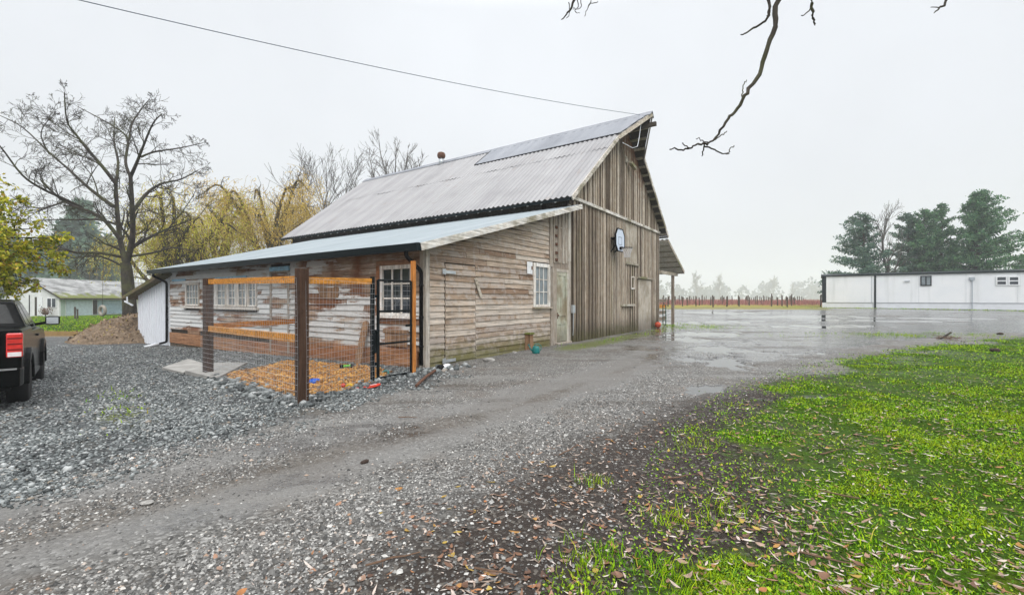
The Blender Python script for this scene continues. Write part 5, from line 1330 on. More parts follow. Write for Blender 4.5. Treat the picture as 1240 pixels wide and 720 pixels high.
for i, (px, py, Yd, sd_, lab) in enumerate([(366, 188, 50, 3, "slender leafless tree behind the golden willow, leftmost of three"), (393, 182, 52, 8, "slender leafless tree between two others beyond the barn's far gable"), (418, 196, 54, 14, "slender leafless tree nearest the barn's far gable edge")]):
    q = at(px, 300, Yd); bare_tree('bare_tree', lab, (q.x, q.y, 0), EYE + (HZ - py) / F * Yd, sd_, M['barkgrey'], .2, .66, 3, (4, 6))

# --- weeping willows
def willow(label, loc, h, rad, seed, n_limb, mat, n_str, lsz, strand=(2.0, 5.5), dens=1.0, low=.12):
    t = Tree(seed); R_ = t.r; root = empty('willow_tree', loc); tag(root, label, "tree"); L_ = []; S_ = Tree(seed + 1)
    hb = h * .22; t.path([Vector((0, 0, -.3)), Vector((.1, 0, hb * .5)), Vector((0, .1, hb))], .5, .4)
    for k in range(n_limb):
        a = 6.283 * (k + R_.random() * .7) / n_limb; rr = rad * R_.uniform(.35, .95); zt = h * R_.uniform(.62, .97) * (1.05 - .25 * rr / rad)
        c, s_ = math.cos(a), math.sin(a); w1 = R_.gauss(0, .6)
        P = [Vector((0, 0, hb * R_.uniform(.6, 1))), Vector((c * rr * .22 + w1, s_ * rr * .22, hb + (zt - hb) * .35)), Vector((c * rr * .5, s_ * rr * .5 + w1, hb + (zt - hb) * .75)), Vector((c * rr * .82, s_ * rr * .82, zt)), Vector((c * rr * 1.08, s_ * rr * 1.08, zt * .93))]
        t.limb(P, .22, .05, 6, 1.9, 1, spread=.8, up=.05, wob=.22, kids=(3, 4), shrink=.6, rmin=.018, seg=3)
        Q = t.paths
        for j in range(n_str):
            f = R_.uniform(.35, 1); x = f * 4; i = min(int(x), 3); b = P[i].lerp(P[i + 1], x - i) + Vector((R_.gauss(0, .7), R_.gauss(0, .7), R_.gauss(.3, .5)))
            ln = min(R_.uniform(*strand) * R_.uniform(.35, .85), b.z - h * low)
            if ln < .5: continue
            o_ = Vector((c, s_, 0)) * R_.uniform(.2, 1.5) + Vector((R_.gauss(0, .6), R_.gauss(0, .6), 0)); m = 6; st = []
            for u in range(m + 1):
                v = u / m; st.append(b + o_ * (1 - (1 - v) ** 2) + Vector((R_.gauss(0, .04), R_.gauss(0, .04), .35 * math.sin(v * 1.6) * (1 - v) - ln * v ** 1.3)))
            S_.path(st, .013, .009)
            for u in range(int(ln * 17 * dens)):
                v = R_.random() ** .8 * m; i = min(int(v), m - 1); p = st[i].lerp(st[i + 1], v - i); L_.append((p.x + R_.gauss(0, .16), p.y + R_.gauss(0, .16), p.z + R_.gauss(0, .1)))
    t.mesh('trunk', M['barkwillow'], root, lambda r: r > .18); t.mesh('branches', M['barkwillow'], root, lambda r: r <= .18); S_.mesh('strands', M['strand'], root)
    leafcards('leaves', L_, lsz, mat, root, seed, .38, .55); return root
q = at(222, 340, 36); willow("thinning willow with yellow green leaves behind the white annex", (q.x, q.y, -.4), EYE + (HZ - 218) / F * 36, 5.0, 21, 9, M['lime'], 60, .17, (1.5, 5), .5)
q = at(258, 340, 40); willow("bushy yellow willow directly left of the tallest golden willow", (q.x, q.y, -.4), EYE + (HZ - 202) / F * 40, 3.8, 33, 7, M['lime'], 60, .17, (1.5, 4.5), .55)
q = at(322, 340, 42); willow("tallest golden brown weeping willow behind the wing's roof", (q.x, q.y, -.3), EYE + (HZ - 182) / F * 42, 6.0, 42, 12, M['gold'], 64, .18, (2, 6), .48)
q = at(196, 340, 46); willow("dull gold willow farthest left behind the big bare tree", (q.x, q.y, -.4), EYE + (HZ - 232) / F * 46, 5.0, 57, 8, M['lime'], 46, .18, (2, 5), .4)
q = at(378, 330, 48); willow("low gold willow at the barn's far gable corner", (q.x, q.y, -.3), EYE + (HZ - 235) / F * 48, 3.6, 64, 7, M['gold'], 26, .22, (2, 5), .4)

# --- leafy tree at the left edge
tl = Tree(77); root = empty('leafy_tree', (-15.4, 10.5, -.15)); tag(root, "yellow green leafy tree reaching in over the black pickup", "tree")
tl.path([Vector((0, 0, -.2)), Vector((.1, 0, 1.3)), Vector((.2, .1, 2.4))], .17, .13)
Lp = []
for tx, ty, tz in [(3.0, .2, 2.5), (2.6, -.6, 3.3), (2.2, -.5, 4.0), (3.0, .8, 3.0), (2.7, 1.3, 3.6), (2.0, .4, 4.5), (2.5, -.9, 2.6), (1.2, 1.6, 4.9), (.6, -1.0, 4.8), (-1.5, 1.2, 4.2), (-2.2, -1, 3.4), (2.8, -.2, 2.2), (3.2, -.1, 3.2), (2.2, 2.0, 3.2), (2.8, 1.8, 2.6), (2.4, .3, 3.7), (2.9, .9, 2.3), (3.1, -.4, 2.1), (3.3, .2, 2.6), (3.4, .5, 3.0), (3.2, -.5, 3.4), (3.0, .3, 3.9), (2.8, .9, 4.3), (3.3, 1.2, 2.9), (3.0, 1.6, 3.4), (3.5, .0, 2.3), (2.6, -.2, 4.2), (3.2, .8, 2.1), (3.4, -.1, 2.8)]:
    a0 = Vector((.2, .1, 2.2)); e = Vector((tx, ty, tz))
    tl.limb([a0, a0.lerp(e, .35) + Vector((0, 0, .5)), a0.lerp(e, .7) + Vector((0, 0, .3)), e], .05, .012, 10, .62, 1, spread=.9, up=-.02, wob=.25, kids=(3, 4), shrink=.6, rmin=.006, seg=3)
for pts, dd in tl.tips:
    for k in range(19):
        v = tl.r.random() * (len(pts) - 1); i = min(int(v), len(pts) - 2); p = pts[i].lerp(pts[i + 1], v - i); Lp.append((p.x + tl.r.gauss(0, .06), p.y + tl.r.gauss(0, .06), p.z + tl.r.gauss(0, .05)))
tl.mesh('trunk', M['bark'], root, lambda r: r > .1); tl.mesh('branches', M['bark'], root, lambda r: r <= .1)
leafcards('leaves', Lp, .10, M['bushleaf'], root, 5, .62, .35)

# --- conifers
def conifer(label, loc, h, rad, seed, mat, dens=1.0, start=.12, lean=(0, 0), group=None, droop=.25, cards=.55, prof=1.0, asym=0, nm='conifer_tree', fine=1.0):
    t = Tree(seed); R_ = t.r; root = empty(nm, loc); tag(root, label, "tree", group); C_ = []
    top = Vector((lean[0], lean[1], h)); t.path([Vector((0, 0, -.3)), top * .5, top], .018 * h + .08, .03)
    nb = int(h * 10 * dens)
    for k in range(nb):
        f = start + (1 - start) * (k + R_.random()) / nb; b = top * f; a = R_.uniform(0, 6.283)
        ln = rad * ((1 - f) ** prof * .95 + .06) * R_.uniform(.45, 1.18) * (1 + asym * math.cos(a - .0))
        if ln < .15: continue
        d = Vector((math.cos(a), math.sin(a), .10 - droop * (1 - f) + .45 * f)); pts = [b]
        for i in range(1, 5): pts.append(b + d * ln * i / 4 + Vector((0, 0, .13 * ln * (i / 4) ** 2)))
        t.path(pts, .012 * ln + .02, .012)
        for u in range(int((4 + ln * 16) * fine)):
            v = R_.uniform(.18, 1) ** .8 * 4; i = min(int(v), 3); p = pts[i].lerp(pts[i + 1], v - i); wd = .10 + .22 * ln * (1 - abs(v / 4 - .55))
            C_.append((p.x + R_.gauss(0, wd * .45), p.y + R_.gauss(0, wd * .45), p.z + R_.gauss(-.06, .08)))
    t.mesh('trunk', M['bark'], root); leafcards('needles', C_, cards, mat, root, seed, .45, .22); return root
for px, py, Yd, rad, sd_, mat, st, lab, kw in [
    (1046, 259, 60, 4.6, 1, 'needle_grey', .12, "grey green conifer behind the trailer's left end", dict(asym=-.35, prof=.7)),
    (1100, 259, 64, 3.4, 2, 'needle_grey', .1, "narrow conifer right of the leafless tree behind the trailer", dict(prof=.5)),
    (1119, 254, 62, 3.3, 3, 'needle', .1, "slim dark conifer second from the left in the trailer's evergreen row", dict(prof=.55)),
    (1140, 247, 63, 3.6, 4, 'needle', .1, "spiky dark conifer just left of the broad windswept one", dict(prof=.7)),
    (1182, 234, 58, 6.4, 5, 'needle', .12, "broad tallest conifer with long reaching boughs behind the trailer", dict(asym=.35, prof=.72, dens=1.3)),
    (1252, 292, 62, 4.0, 6, 'needle', .12, "low conifer boughs at the picture's right edge behind the trailer", dict(prof=.8))]:
    q = at(px, 362, Yd); conifer(lab, (q.x, q.y, .5), EYE + (HZ - py) / F * Yd - .5, rad, sd_, M[mat], start=st, cards=.33, fine=3.0, **kw)
q = at(1071, 330, 60); bare_tree('bare_tree', "pale leafless tree between two conifers behind the trailer", (q.x, q.y, .5), EYE + (HZ - 252) / F * 60, 25, M['barkgrey'], .26, .66, 3, (4, 6))
# hazy conifers behind the cottage
for px, py, Yd, rad, sd_, lab in [(98, 243, 105, 9, 31, "large hazy conifer standing behind the cottage roof"), (52, 296, 110, 8, 32, "hazy conifer left of the largest one behind the cottage"), (132, 288, 112, 7, 33, "hazy conifer right of the largest one behind the cottage"), (12, 285, 118, 8, 34, "hazy conifer farthest left behind the leafy tree")]:
    q = at(px, 362, Yd); conifer(lab, (q.x, q.y, -.5), EYE + (HZ - py) / F * Yd, rad, sd_, M['needle_grey'], dens=.55, start=.03, cards=1.7, prof=.75)
# far wood: one hazy mass, with the few trees that stand out of it
M['farwood'] = foliage('far_wood', [(0, (.018, .03, .038)), (1, (.05, .07, .08))], .9)
P_ = []; rr = random.Random(4)
for k in range(260):
    Yd = rr.uniform(800, 920); px = rr.uniform(-120, 1400); X_ = (px - 620) / F * Yd; hh_ = rr.uniform(12, 34) * (1.25 if 930 < px < 1000 else 1); wd = rr.uniform(10, 22)
    for j in range(80):
        f = rr.random(); a = rr.uniform(0, 6.283); w_ = wd * math.sqrt(rr.random()) * math.sqrt(max(0, 1 - (f * 1.0) ** 1.6)); P_.append((X_ + math.cos(a) * w_, Yd + math.sin(a) * w_, .2 + hh_ * f))
tag(leafcards('distant_woodland', P_, 6.5, M['farwood'], None, 9, .8), "hazy line of far woodland beyond the vineyard", "woodland", kind="stuff")
proto = None
for i, (px, py) in enumerate([(843, 331), (871, 334), (937, 336), (960, 343)]):
    Yd = 640 + 20 * (i % 4); q = at(px, 362, Yd); hh_ = EYE + (HZ - py) / F * Yd
    if proto is None:
        o = proto = bare_tree('far_tree', None, (q.x, q.y, .4), 18, 71, M['barkgrey'], .36, .66, 3, (5, 6), None, .06); tag(o, "faint leafless tree standing out of the misty far woodland", "tree", "leafless trees in the far mist")
    else: o = copy_tree(proto); o.location = (q.x, q.y, .4)
    o.scale = (hh_ / 18,) * 3; o.rotation_euler = (0, 0, i * 1.3)

# --- branches hanging in from the tree the camera stands under
ov = Tree(5); otr = Vector((7.5, -1.5, 0)); root = empty('overhanging_tree', otr); tag(root, "leafless tree beside the lawn whose bare branches hang into the sky", "tree")
def orel(pts): return [Vector(p) - otr for p in pts]
ov.path([Vector((0, 0, -.2)), Vector((-.1, .2, 2)), Vector((-.4, .6, 4.2)), Vector((-1.4, 1.6, 6.2))], .30, .16)
def obr(pts, r0, r1): 
    P = orel(pts); Q = []
    for i in range(len(P) - 1):
        a, b, c, d = P[max(i - 1, 0)], P[i], P[i + 1], P[min(i + 2, len(P) - 1)]
        for k in range(4):
            t = k / 4; Q.append(.5 * ((2 * b) + (c - a) * t + (2 * a - 5 * b + 4 * c - d) * t * t + (3 * b - a - 3 * c + d) * t ** 3) + Vector((ov.r.gauss(0, .006), ov.r.gauss(0, .006), ov.r.gauss(0, .006))))
    ov.path(Q + [P[-1]], r0, r1)
YB = 4.6
obr([otr + Vector((-1.4, 1.6, 6.2)), (4.5, 2.6, 6.6), (3.2, 4.2, 5.6), at(948, -10, YB), at(938, 32, YB), at(928, 62, YB - .05), at(918, 90, YB - .1), at(905, 112, YB - .15), at(893, 132, YB - .15), at(881, 144, YB - .2), at(870, 162, YB - .2), at(857, 174, YB - .2)], .034, .009)
obr([at(857, 174, YB - .2), at(846, 174, YB - .3), at(834, 179, YB - .35), at(822, 181, YB - .4), at(811, 181, YB - .45)], .010, .006)
obr([at(834, 179, YB - .35), at(829, 175, YB - .4), at(826, 173, YB - .4)], .006, .004)
obr([at(853, 175, YB - .2), at(851, 184, YB - .15), at(850, 189, YB - .1)], .007, .005)
obr([at(853, 176, YB - .2), at(864, 181, YB - .1), at(878, 186, YB), at(885, 180, YB), at(889, 176, YB)], .008, .004)
obr([at(878, 186, YB), at(883, 186, YB - .1)], .006, .004)
obr([at(857, 173, YB - .2), at(868, 168, YB), at(876, 162, YB + .1), at(880, 159, YB + .1)], .007, .004)
obr([at(857, 172, YB - .2), at(849, 170, YB), at(843, 168, YB)], .006, .004)
obr([at(900, 118, YB - .1), at(899, 110, YB), at(902, 100, YB), at(904, 97, YB)], .006, .004)
obr([(3.2, 4.2, 5.6), at(936, -25, YB + .3), at(932, 10, YB + .3), at(927, 25, YB + .3), at(913, 34, YB + .3), at(904, 40, YB + .3), at(897, 42, YB + .3)], .02, .006)
obr([at(932, 6, YB + .3), at(930, 20, YB + .35), at(926, 27, YB + .35)], .007, .004)
obr([(4.5, 2.6, 6.6), (3.9, 4.6, 5.3), at(984, -30, 5), at(983, 0, 5), at(984, 15, 5), at(986, 26, 5), at(987, 31, 5)], .03, .006)
obr([at(983, 8, 5), at(978, 15, 5), at(970, 19, 5)], .008, .005)
obr([(4.5, 2.6, 6.6), (5.6, 4.6, 5.6), at(1150, -30, 5.2), at(1146, 0, 5.2), at(1138, 10, 5.2), at(1131, 16, 5.2)], .03, .005); obr([at(1138, 10, 5.2), at(1127, 9, 5.2)], .006, .004)
obr([(4.5, 2.6, 6.6), (2.2, 4.6, 6.0), at(705, -40, 5.5), at(697, -6, 5.5), at(692, 10, 5.5), at(686, 18, 5.5), at(680, 24, 5.5)], .03, .005)
for a in ([(697, -6), (700, 8), (696, 14), (702, 16)], [(705, -20), (716, -4), (713, 8), (708, 20)], [(713, 8), (716, 4), (724, 2)], [(689, 2), (690, 14), (686, 22)], [(700, -8), (704, 4), (702, 10), (694, 12)]): obr([at(x, y, 5.5) for x, y in a], .006, .004)
for k in range(9):
    a = ov.r.uniform(0, 6.28); ov.grow(Vector((-.4, .6, 4.2)) + Vector((0, 0, .3 * k * .5)), Vector((math.cos(a) * .6 + .5, math.sin(a) * .6 - .5, .7)).normalized(), 3.2, .08, 1, 3, .6, .05, .15, (3, 4), .62, .008, 4)
ov.mesh('trunk', M['bark'], root, lambda r: r > .12); ov.mesh('branches', M['bark'], root, lambda r: r <= .12, n_small=6, n_big=8)

# ------------------------------------------------------------------ vineyard
fz = lambda x, y: gz1(x, y)
rows = []; rr = random.Random(12); rx, ry, cv = [], [], []
vp = None; np_ = 0
VX = np.array([V.x, V.y]); UX = np.array([U.x, U.y])
p0 = np.array([16.0, 62.0])
posts = []
for i in range(34):
    o_ = p0 + UX * (i * 3.4)
    for j in range(-22, 16):
        w_ = o_ - VX * (j * 5.5 + (i % 3)); k = (w_[0] / w_[1]) if w_[1] > 5 else -9
        if w_[1] < 55.5 or not (.335 < k < .72) or w_[1] > 120: continue
        posts.append((w_[1], w_[0]))
    us = np.arange(-120, 80, .22)
    X_ = o_[0] - VX[0] * us; Y_ = o_[1] - VX[1] * us; k = X_ / np.maximum(Y_, 1); m = (Y_ > 70) & (k > .32) & (k < .75) & (Y_ < 200); rx.append(X_[m]); ry.append(Y_[m])
posts.sort()
for n_, (Y_, X_) in enumerate(posts[:110]):
    h_ = rr.uniform(1.25, 1.75)
    if vp is None:
        mb = MB(); mb.tube([(0, 0, -.2), (.01, 0, 1.0), (0, .01, 1.6)], [.085, .08, .075], 7); vp = mb.build('vineyard_post', M['vinepost']); o = vp
        tag(o, "dark wooden stake in the rows of the red vineyard", "post", "stakes along the vineyard rows")
    else: o = vp.copy(); COL.objects.link(o)
    o.location = (X_, Y_, fz(X_, Y_)); o.scale = (1, 1, h_ / 1.6); o.rotation_euler = (rr.gauss(0, .03), rr.gauss(0, .03), rr.random() * 6)
x = np.concatenate(rx); y = np.concatenate(ry); n = len(x); r = np.random.default_rng(2); rep = 3
x = np.repeat(x, rep) + r.normal(0, .22, n * rep); y = np.repeat(y, rep) + r.normal(0, .22, n * rep); n = len(x); z = base_z(x, y); hc = r.uniform(.35, 1.1, n) * (.5 + .6 * vn(x, y, .35, 3)); lx, ly = r.normal(0, .16, n), r.normal(0, .16, n); a = r.uniform(0, 3.14, n); w_ = .022
dx, dy = np.cos(a) * w_, np.sin(a) * w_
v = np.stack([np.stack([x - dx, y - dy, z], 1), np.stack([x + dx, y + dy, z], 1), np.stack([x + dx + lx, y + dy + ly, z + hc], 1), np.stack([x - dx + lx, y - dy + ly, z + hc], 1)], 1).reshape(-1, 3)
M['cane'] = foliage('red_canes', [(0, (.20, .07, .07)), (.5, (.36, .13, .13)), (1, (.46, .22, .19))], .7)
tag(np_mesh('vineyard_canes', v, np.arange(n * 4).reshape(-1, 4), M['cane'], r.random(n)), "rows of bare reddish canes in the vineyard field", "canes", kind="stuff")

# ------------------------------------------------------------------ mobile home
tq = Vector((37.4, 54, .58)); th = empty('mobile_home', tq, math.atan2(-V.y, -V.x)); tag(th, "long white mobile home with dark roof edge beyond the gravel yard", "mobile home")
Lm, Dm, Hm = 22.0, 6.0, 3.85                           # local x along the front, +y away
M['siding'] = None
g = G('lap_siding_white'); z_ = g.xyz()[2]; sw = g.ma('FRACT', g.ma('MULTIPLY', z_, 5.2)); nn = g.noise(.6, 4)
M['siding'] = g.out(g.mix(g.mr(g.noise(1, 5, g.mp((1.4, 1.4, .12)), .6), .52, .74, 0, .6), g.mix(g.mr(nn, .35, .7), (.80, .81, .82), (.74, .76, .785)), (.58, .60, .60)), .5, 0, g.bump(g.mr(sw, .0, .12), .5, .012), .4)
mb = MB(); mb.bb((5.0, .02, .62), (Lm, Dm, Hm - .14)); mb.build('wall', M['siding'], th)
mb = MB(); mb.bb((.42, .0, .62), (4.95, Dm, Hm - .14)); mb.build('wall', M['siding'], th)
mb = MB(); mb.bb((.0, .06, .62), (.42, Dm - .2, Hm - .16)); mb.build('end_panel', M['gutter'], th)
mb = MB(); mb.bb((0.02, .05, -.25), (Lm, Dm - .05, .60)); mb.build('skirting', simple('pale_skirting', (.66, .68, .71), .6, 0, .06, 2), th)
mb = MB(); mb.prism([(-.1, -.12, Hm - .13), (-.1, -.12, Hm + .02), (-.1, Dm / 2, Hm + .30), (-.1, Dm + .12, Hm + .02), (-.1, Dm + .12, Hm - .13)], (Lm + .2, 0, 0)); mb.build('roof', M['gutter'], th)
mb = MB(); mb.bb((4.90, -.05, -.1), (5.08, .01, Hm - .14)); mb.build('downpipe', M['gutter'], th)
for x_ in (8.7, 12.4, 16.1, 19.8): mb = MB(); mb.bb((x_, .008, .66), (x_ + .04, .019, Hm - .15)); mb.build('seam_strip', simple('seam_grey', (.62, .64, .66), .5), th)
mb = MB(); mb.bb((4.62, -.012, .66), (4.72, -.001, Hm - .2)); mb.bb((.42, -.01, .61), (Lm, -.001, .66)); mb.build('trim_strip', simple('grey_trim', (.5, .52, .55), .5), th)
def tpx(px):                                            # x along the trailer's front
    k = (px - 620) / F; return (k * tq.y - tq.x) / (-V.x + k * V.y)
def tz(px, py): x_ = tpx(px); return EYE + (HZ - py) / F * (tq.y - V.y * x_) - tq.z
def twin(p0, p1, q0, q1, split=2, hor=False):
    x0, x1, z1, z0 = tpx(p0), tpx(p1), tz(p0, q0), tz(p0, q1)
    mb = MB(); f_ = .09
    mb.bb((x0, -.06, z0), (x0 + f_, .0, z1)); mb.bb((x1 - f_, -.06, z0), (x1, .0, z1)); mb.bb((x0 + f_, -.058, z0), (x1 - f_, 0, z0 + f_)); mb.bb((x0 + f_, -.058, z1 - f_), (x1 - f_, 0, z1)); 
    if hor: mb.bb((x0 + f_, -.05, (z0 + z1) / 2 - .05), (x1 - f_, -.002, (z0 + z1) / 2 + .05))
    else: mb.bb(((x0 + x1) / 2 - .05, -.05, z0 + f_), ((x0 + x1) / 2 + .05, -.002, z1 - f_))
    f = mb.build('window', M['blacksteel'] if not hor else M['white'], th); MB().bb((x0 + f_, -.02, z0 + f_), (x1 - f_, .0, z1 - f_)).build('pane', M['glasspale'] if not hor else M['glass'], f)
twin(1114.5, 1128, 334, 346); twin(1206, 1219.5, 334.5, 345.5, hor=True); twin(1221, 1234.5, 334.5, 345.5, hor=True)
xx = tpx(1177); mb = MB(); mb.tube([(xx, -.09, -.1), (xx, -.09, tz(1177, 338))], .04, 8); mb.bb((xx - .2, -.14, tz(1177, 339)), (xx + .2, .0, tz(1177, 335.5))); mb.build('meter_mast', simple('mast_grey', (.34, .38, .42), .5), th)
xx = tpx(1098.5); mb = MB(); mb.bb((xx - .22, -.1, tz(1098, 341)), (xx + .22, -.0, tz(1098, 339.6))); mb.build('porch_light', M['steel'], th)

# ------------------------------------------------------------------ cottage
cz_ = -.5; ct = empty('cottage', (-54.6, 54, cz_)); tag(ct, "low white cottage with pale blue side and mossy grey roof beyond the lawn", "house")
Lc, Wc = 16.0, 7.0; ev, rg = 2.42, 4.62
g = G('cottage_boards'); zz = g.xyz()[2]; sw = g.ma('FRACT', g.ma('MULTIPLY', zz, 5.)); nn = g.noise(1.5, 5)
M['cott'] = g.out(g.mix(g.mr(nn, .35, .7), (.80, .80, .79), (.66, .66, .66)), .7, 0, g.bump(g.mr(sw, 0, .15), .6, .02), .3)
mb = MB(); mb.prism([(-Wc, 0, -.3), (0, 0, -.3), (0, 0, ev), (-Wc / 2, 0, rg), (-Wc, 0, ev)], (0, Lc, 0)); mb.build('wall', M['cott'], ct)
g = G('old_grey_roof'); nn = g.noise(1.3, 6, g.mp((1, .5, 1)), .7); ms = g.noise(.8, 5); zr = g.xyz()[2]
c = g.mix(g.mr(nn, .4, .62), (.16, .16, .155), (.38, .38, .375)); k = g.mr(g.ma('ADD', g.mr(zr, 3.5, 2.3), g.ma('MULTIPLY', g.ma('SUBTRACT', ms, .5), 1.8)), .55, .8)
c = g.mix(k, c, g.mix(nn, (.07, .09, .02), (.20, .21, .05))); M['oldroof'] = g.out(c, .85, 0, g.bump(nn, .5, .03), .3)
sl_ = (rg - ev) / (Wc / 2)
mb = MB()
for sg in (-1, 1): mb.prism([(-Wc / 2, -.35, rg + .10), (-Wc / 2 + sg * (Wc / 2 + .5), -.35, rg + .10 - sl_ * (Wc / 2 + .5)), (-Wc / 2 + sg * (Wc / 2 + .5), -.35, rg - .0 - sl_ * (Wc / 2 + .5)), (-Wc / 2, -.35, rg)], (0, Lc + .7, 0))
mb.build('roof', M['oldroof'], ct)
mb = MB(); mb.bar((.48, -.38, ev - .26), (-Wc / 2, -.38, rg + .0), .04, .16); mb.bar((-Wc - .48, -.38, ev - .26), (-Wc / 2, -.38, rg + .0), .04, .16); mb.bar((.5, -.38, ev - .27), (.5, Lc + .4, ev - .27), .05, .16); mb.build('fascia', M['darkwood'], ct)
yb = lambda px: -54.6 * F / (px - 620) - 54
def cpan(name, p0, p1, z0, z1, mat, o=.04): MB().bb((.005, yb(p0), z0), (o, yb(p1), z1)).build(name, mat, ct)
cpan('blue_panel', 80, 111.5, .0, 2.05, simple('pale_blue_cladding', (.46, .56, .57), .7, 0, .14, 3)); cpan('blue_panel', 118, 160, .1, 1.95, simple('slate_blue_cladding', (.28, .38, .42), .7, 0, .25, 2)); cpan('corner_panel', 73.5, 79, -.2, 2.05, simple('sage_panel', (.36, .46, .38), .7), .03); cpan('dark_opening', 112.5, 117.5, .1, 2.0, M['darkwood'], .03)
xa = lambda px: (px - 620) / F * 54 + 54.6
def cwin(p0, p1, z0, z1):
    f = MB().bb((xa(p0), -.09, z0), (xa(p1), -.005, z1)).build('window', M['white'], ct); w_ = xa(p1) - xa(p0)
    mb = MB()
    for i in range(2): mb.bb((xa(p0) + .08 + i * (w_ / 2 - .02), -.10, z0 + .08), (xa(p0) + w_ / 2 - .06 + i * (w_ / 2 - .02), -.092, z1 - .08))
    mb.build('pane', M['glass'], f)
cwin(57.5, 69, 1.05, 2.25); cwin(8, 17, 1.0, 2.1)
d = MB().bb((xa(45.5), -.07, .15), (xa(52), -.005, 2.35)).build('door', M['white'], ct); MB().bb((xa(51), -.11, 1.1), (xa(51.5), -.072, 1.25)).build('handle', M['black'], d)
MB().bb((xa(42.5), -.05, .1), (xa(45), -.005, 2.35)).build('shutter', M['darkwood'], ct); MB().bb((xa(35.5), -.06, -.2), (xa(36.2), -.005, 2.6)).build('downpipe', M['black'], ct)
# flower basket, lawn posts, tyre swing
q = at(55, 377, 53.2); fb = empty('flower_basket', (q.x, q.y, q.z - .4)); tag(fb, "round basket of rusty flowers in front of the cottage door", "plant")
MB().lathe([(0, 0), (.22, .02), (.34, .30), (.30, .3), (0, .28)], n=14).build('pot', M['rust'], fb); rr = random.Random(2); leafcards('flowers', [(rr.gauss(0, .26), rr.gauss(0, .26), .5 + rr.gauss(0, .2)) for k in range(260)], .16, foliage('rusty_flowers', [(0, (.10, .05, .03)), (.6, (.26, .10, .05)), (1, (.10, .12, .03))]), fb, 3)
MB().tube([(0, 0, -.9), (0, 0, .05)], .05, 8).build('stand', M['black'], fb)
pq = at(91, 384, 47); gp = gz1(pq.x, pq.y); lpst = empty('clothes_post', (pq.x, pq.y, gp)); tag(lpst, "pair of thin dark joined stakes standing on the cottage lawn", "post")
MB().bb((-.07, -.05, -.1), (.05, .05, 1.25)).build('stake', M['vinepost'], lpst); MB().bb((.20, -.05, -.1), (.30, .05, 1.02)).build('stake', M['vinepost'], lpst); MB().bar((-.02, .06, 1.0), (.25, .06, .95), .03, .09).build('crossbar', M['vinepost'], lpst)
tqv = at(124, 376, 40); tw = empty('tyre_swing', (tqv.x, tqv.y, tqv.z)); tag(tw, "pale old tyre hanging upright in front of the cottage's blue wall", "tyre")
M['tyre'] = simple('weathered_tyre', (.30, .27, .23), .85, 0, .2, 10); MB().torus((0, 0, 0), .38, .13, (.35, 1, 0), 28, 12).build('ring', M['tyre'], tw, smooth=True); MB().tube([(0, 0, .42), (.05, 0, 2.6), (.1, 0, 5.6)], .015, 5).build('rope', M['vinepost'], tw)

# ------------------------------------------------------------------ dirt pile
cx, cy = -19.3, 23.4; k = 70; a = np.linspace(-1, 1, k); PXm, PYm = np.meshgrid(a, a); rr_ = np.hypot(PXm, PYm)
wx = cx + PXm * 2.9; wy = cy + PYm * 3.0; hm = 1.45 * np.clip(1 - rr_ ** 1.4, 0, 1) ** .8 * (1 + .35 * (fbm(wx, wy, .9, 44, 3) - .5)); hm = hm + (fbm(wx, wy, 4, 45, 3) - .5) * .30 * sst(1, .85, rr_) - .12
zz = gz(wx.ravel(), wy.ravel()).reshape(k, k) + hm
ii = (np.arange(k - 1)[:, None] * k + np.arange(k - 1)[None]).ravel()
g = G('dirt_pile'); n1 = g.noise(5, 6, None, .7); n2 = g.noise(22, 4); c = g.mix(g.mr(n1, .35, .65), (.10, .07, .045), (.27, .20, .14)); c = g.mix(g.mr(n2, .55, .7, 0, .8), c, (.36, .27, .17)); c = g.mix(g.mr(g.noise(1.5, 3), .55, .68, 0, .5), c, (.05, .035, .025))
o = np_mesh('dirt_pile', np.stack([wx.ravel() - cx, wy.ravel() - cy, zz.ravel()], 1), np.stack([ii, ii + 1, ii + k + 1, ii + k], 1), g.out(c, .95, 0, g.bump(g.ma('ADD', n1, n2), 1, .05), .2)); o.location = (cx, cy, 0); M['pileleaf'] = stone_mat('pile_litter', [(0, (.05, .03, .02)), (.4, (.18, .11, .06)), (.8, (.38, .27, .16)), (1, (.30, .24, .05))], .8)
kk = rng.integers(0, k * k, 2600); sel = (hm.ravel()[kk] > .02); kk = kk[sel]; leafcards('leaves', np.stack([wx.ravel()[kk] - cx + rng.normal(0, .05, len(kk)), wy.ravel()[kk] - cy + rng.normal(0, .05, len(kk)), zz.ravel()[kk] + .02], 1), .13, M['pileleaf'], o, 4)
tag(o, "heap of brown earth and leaves beside the white annex", "dirt pile")
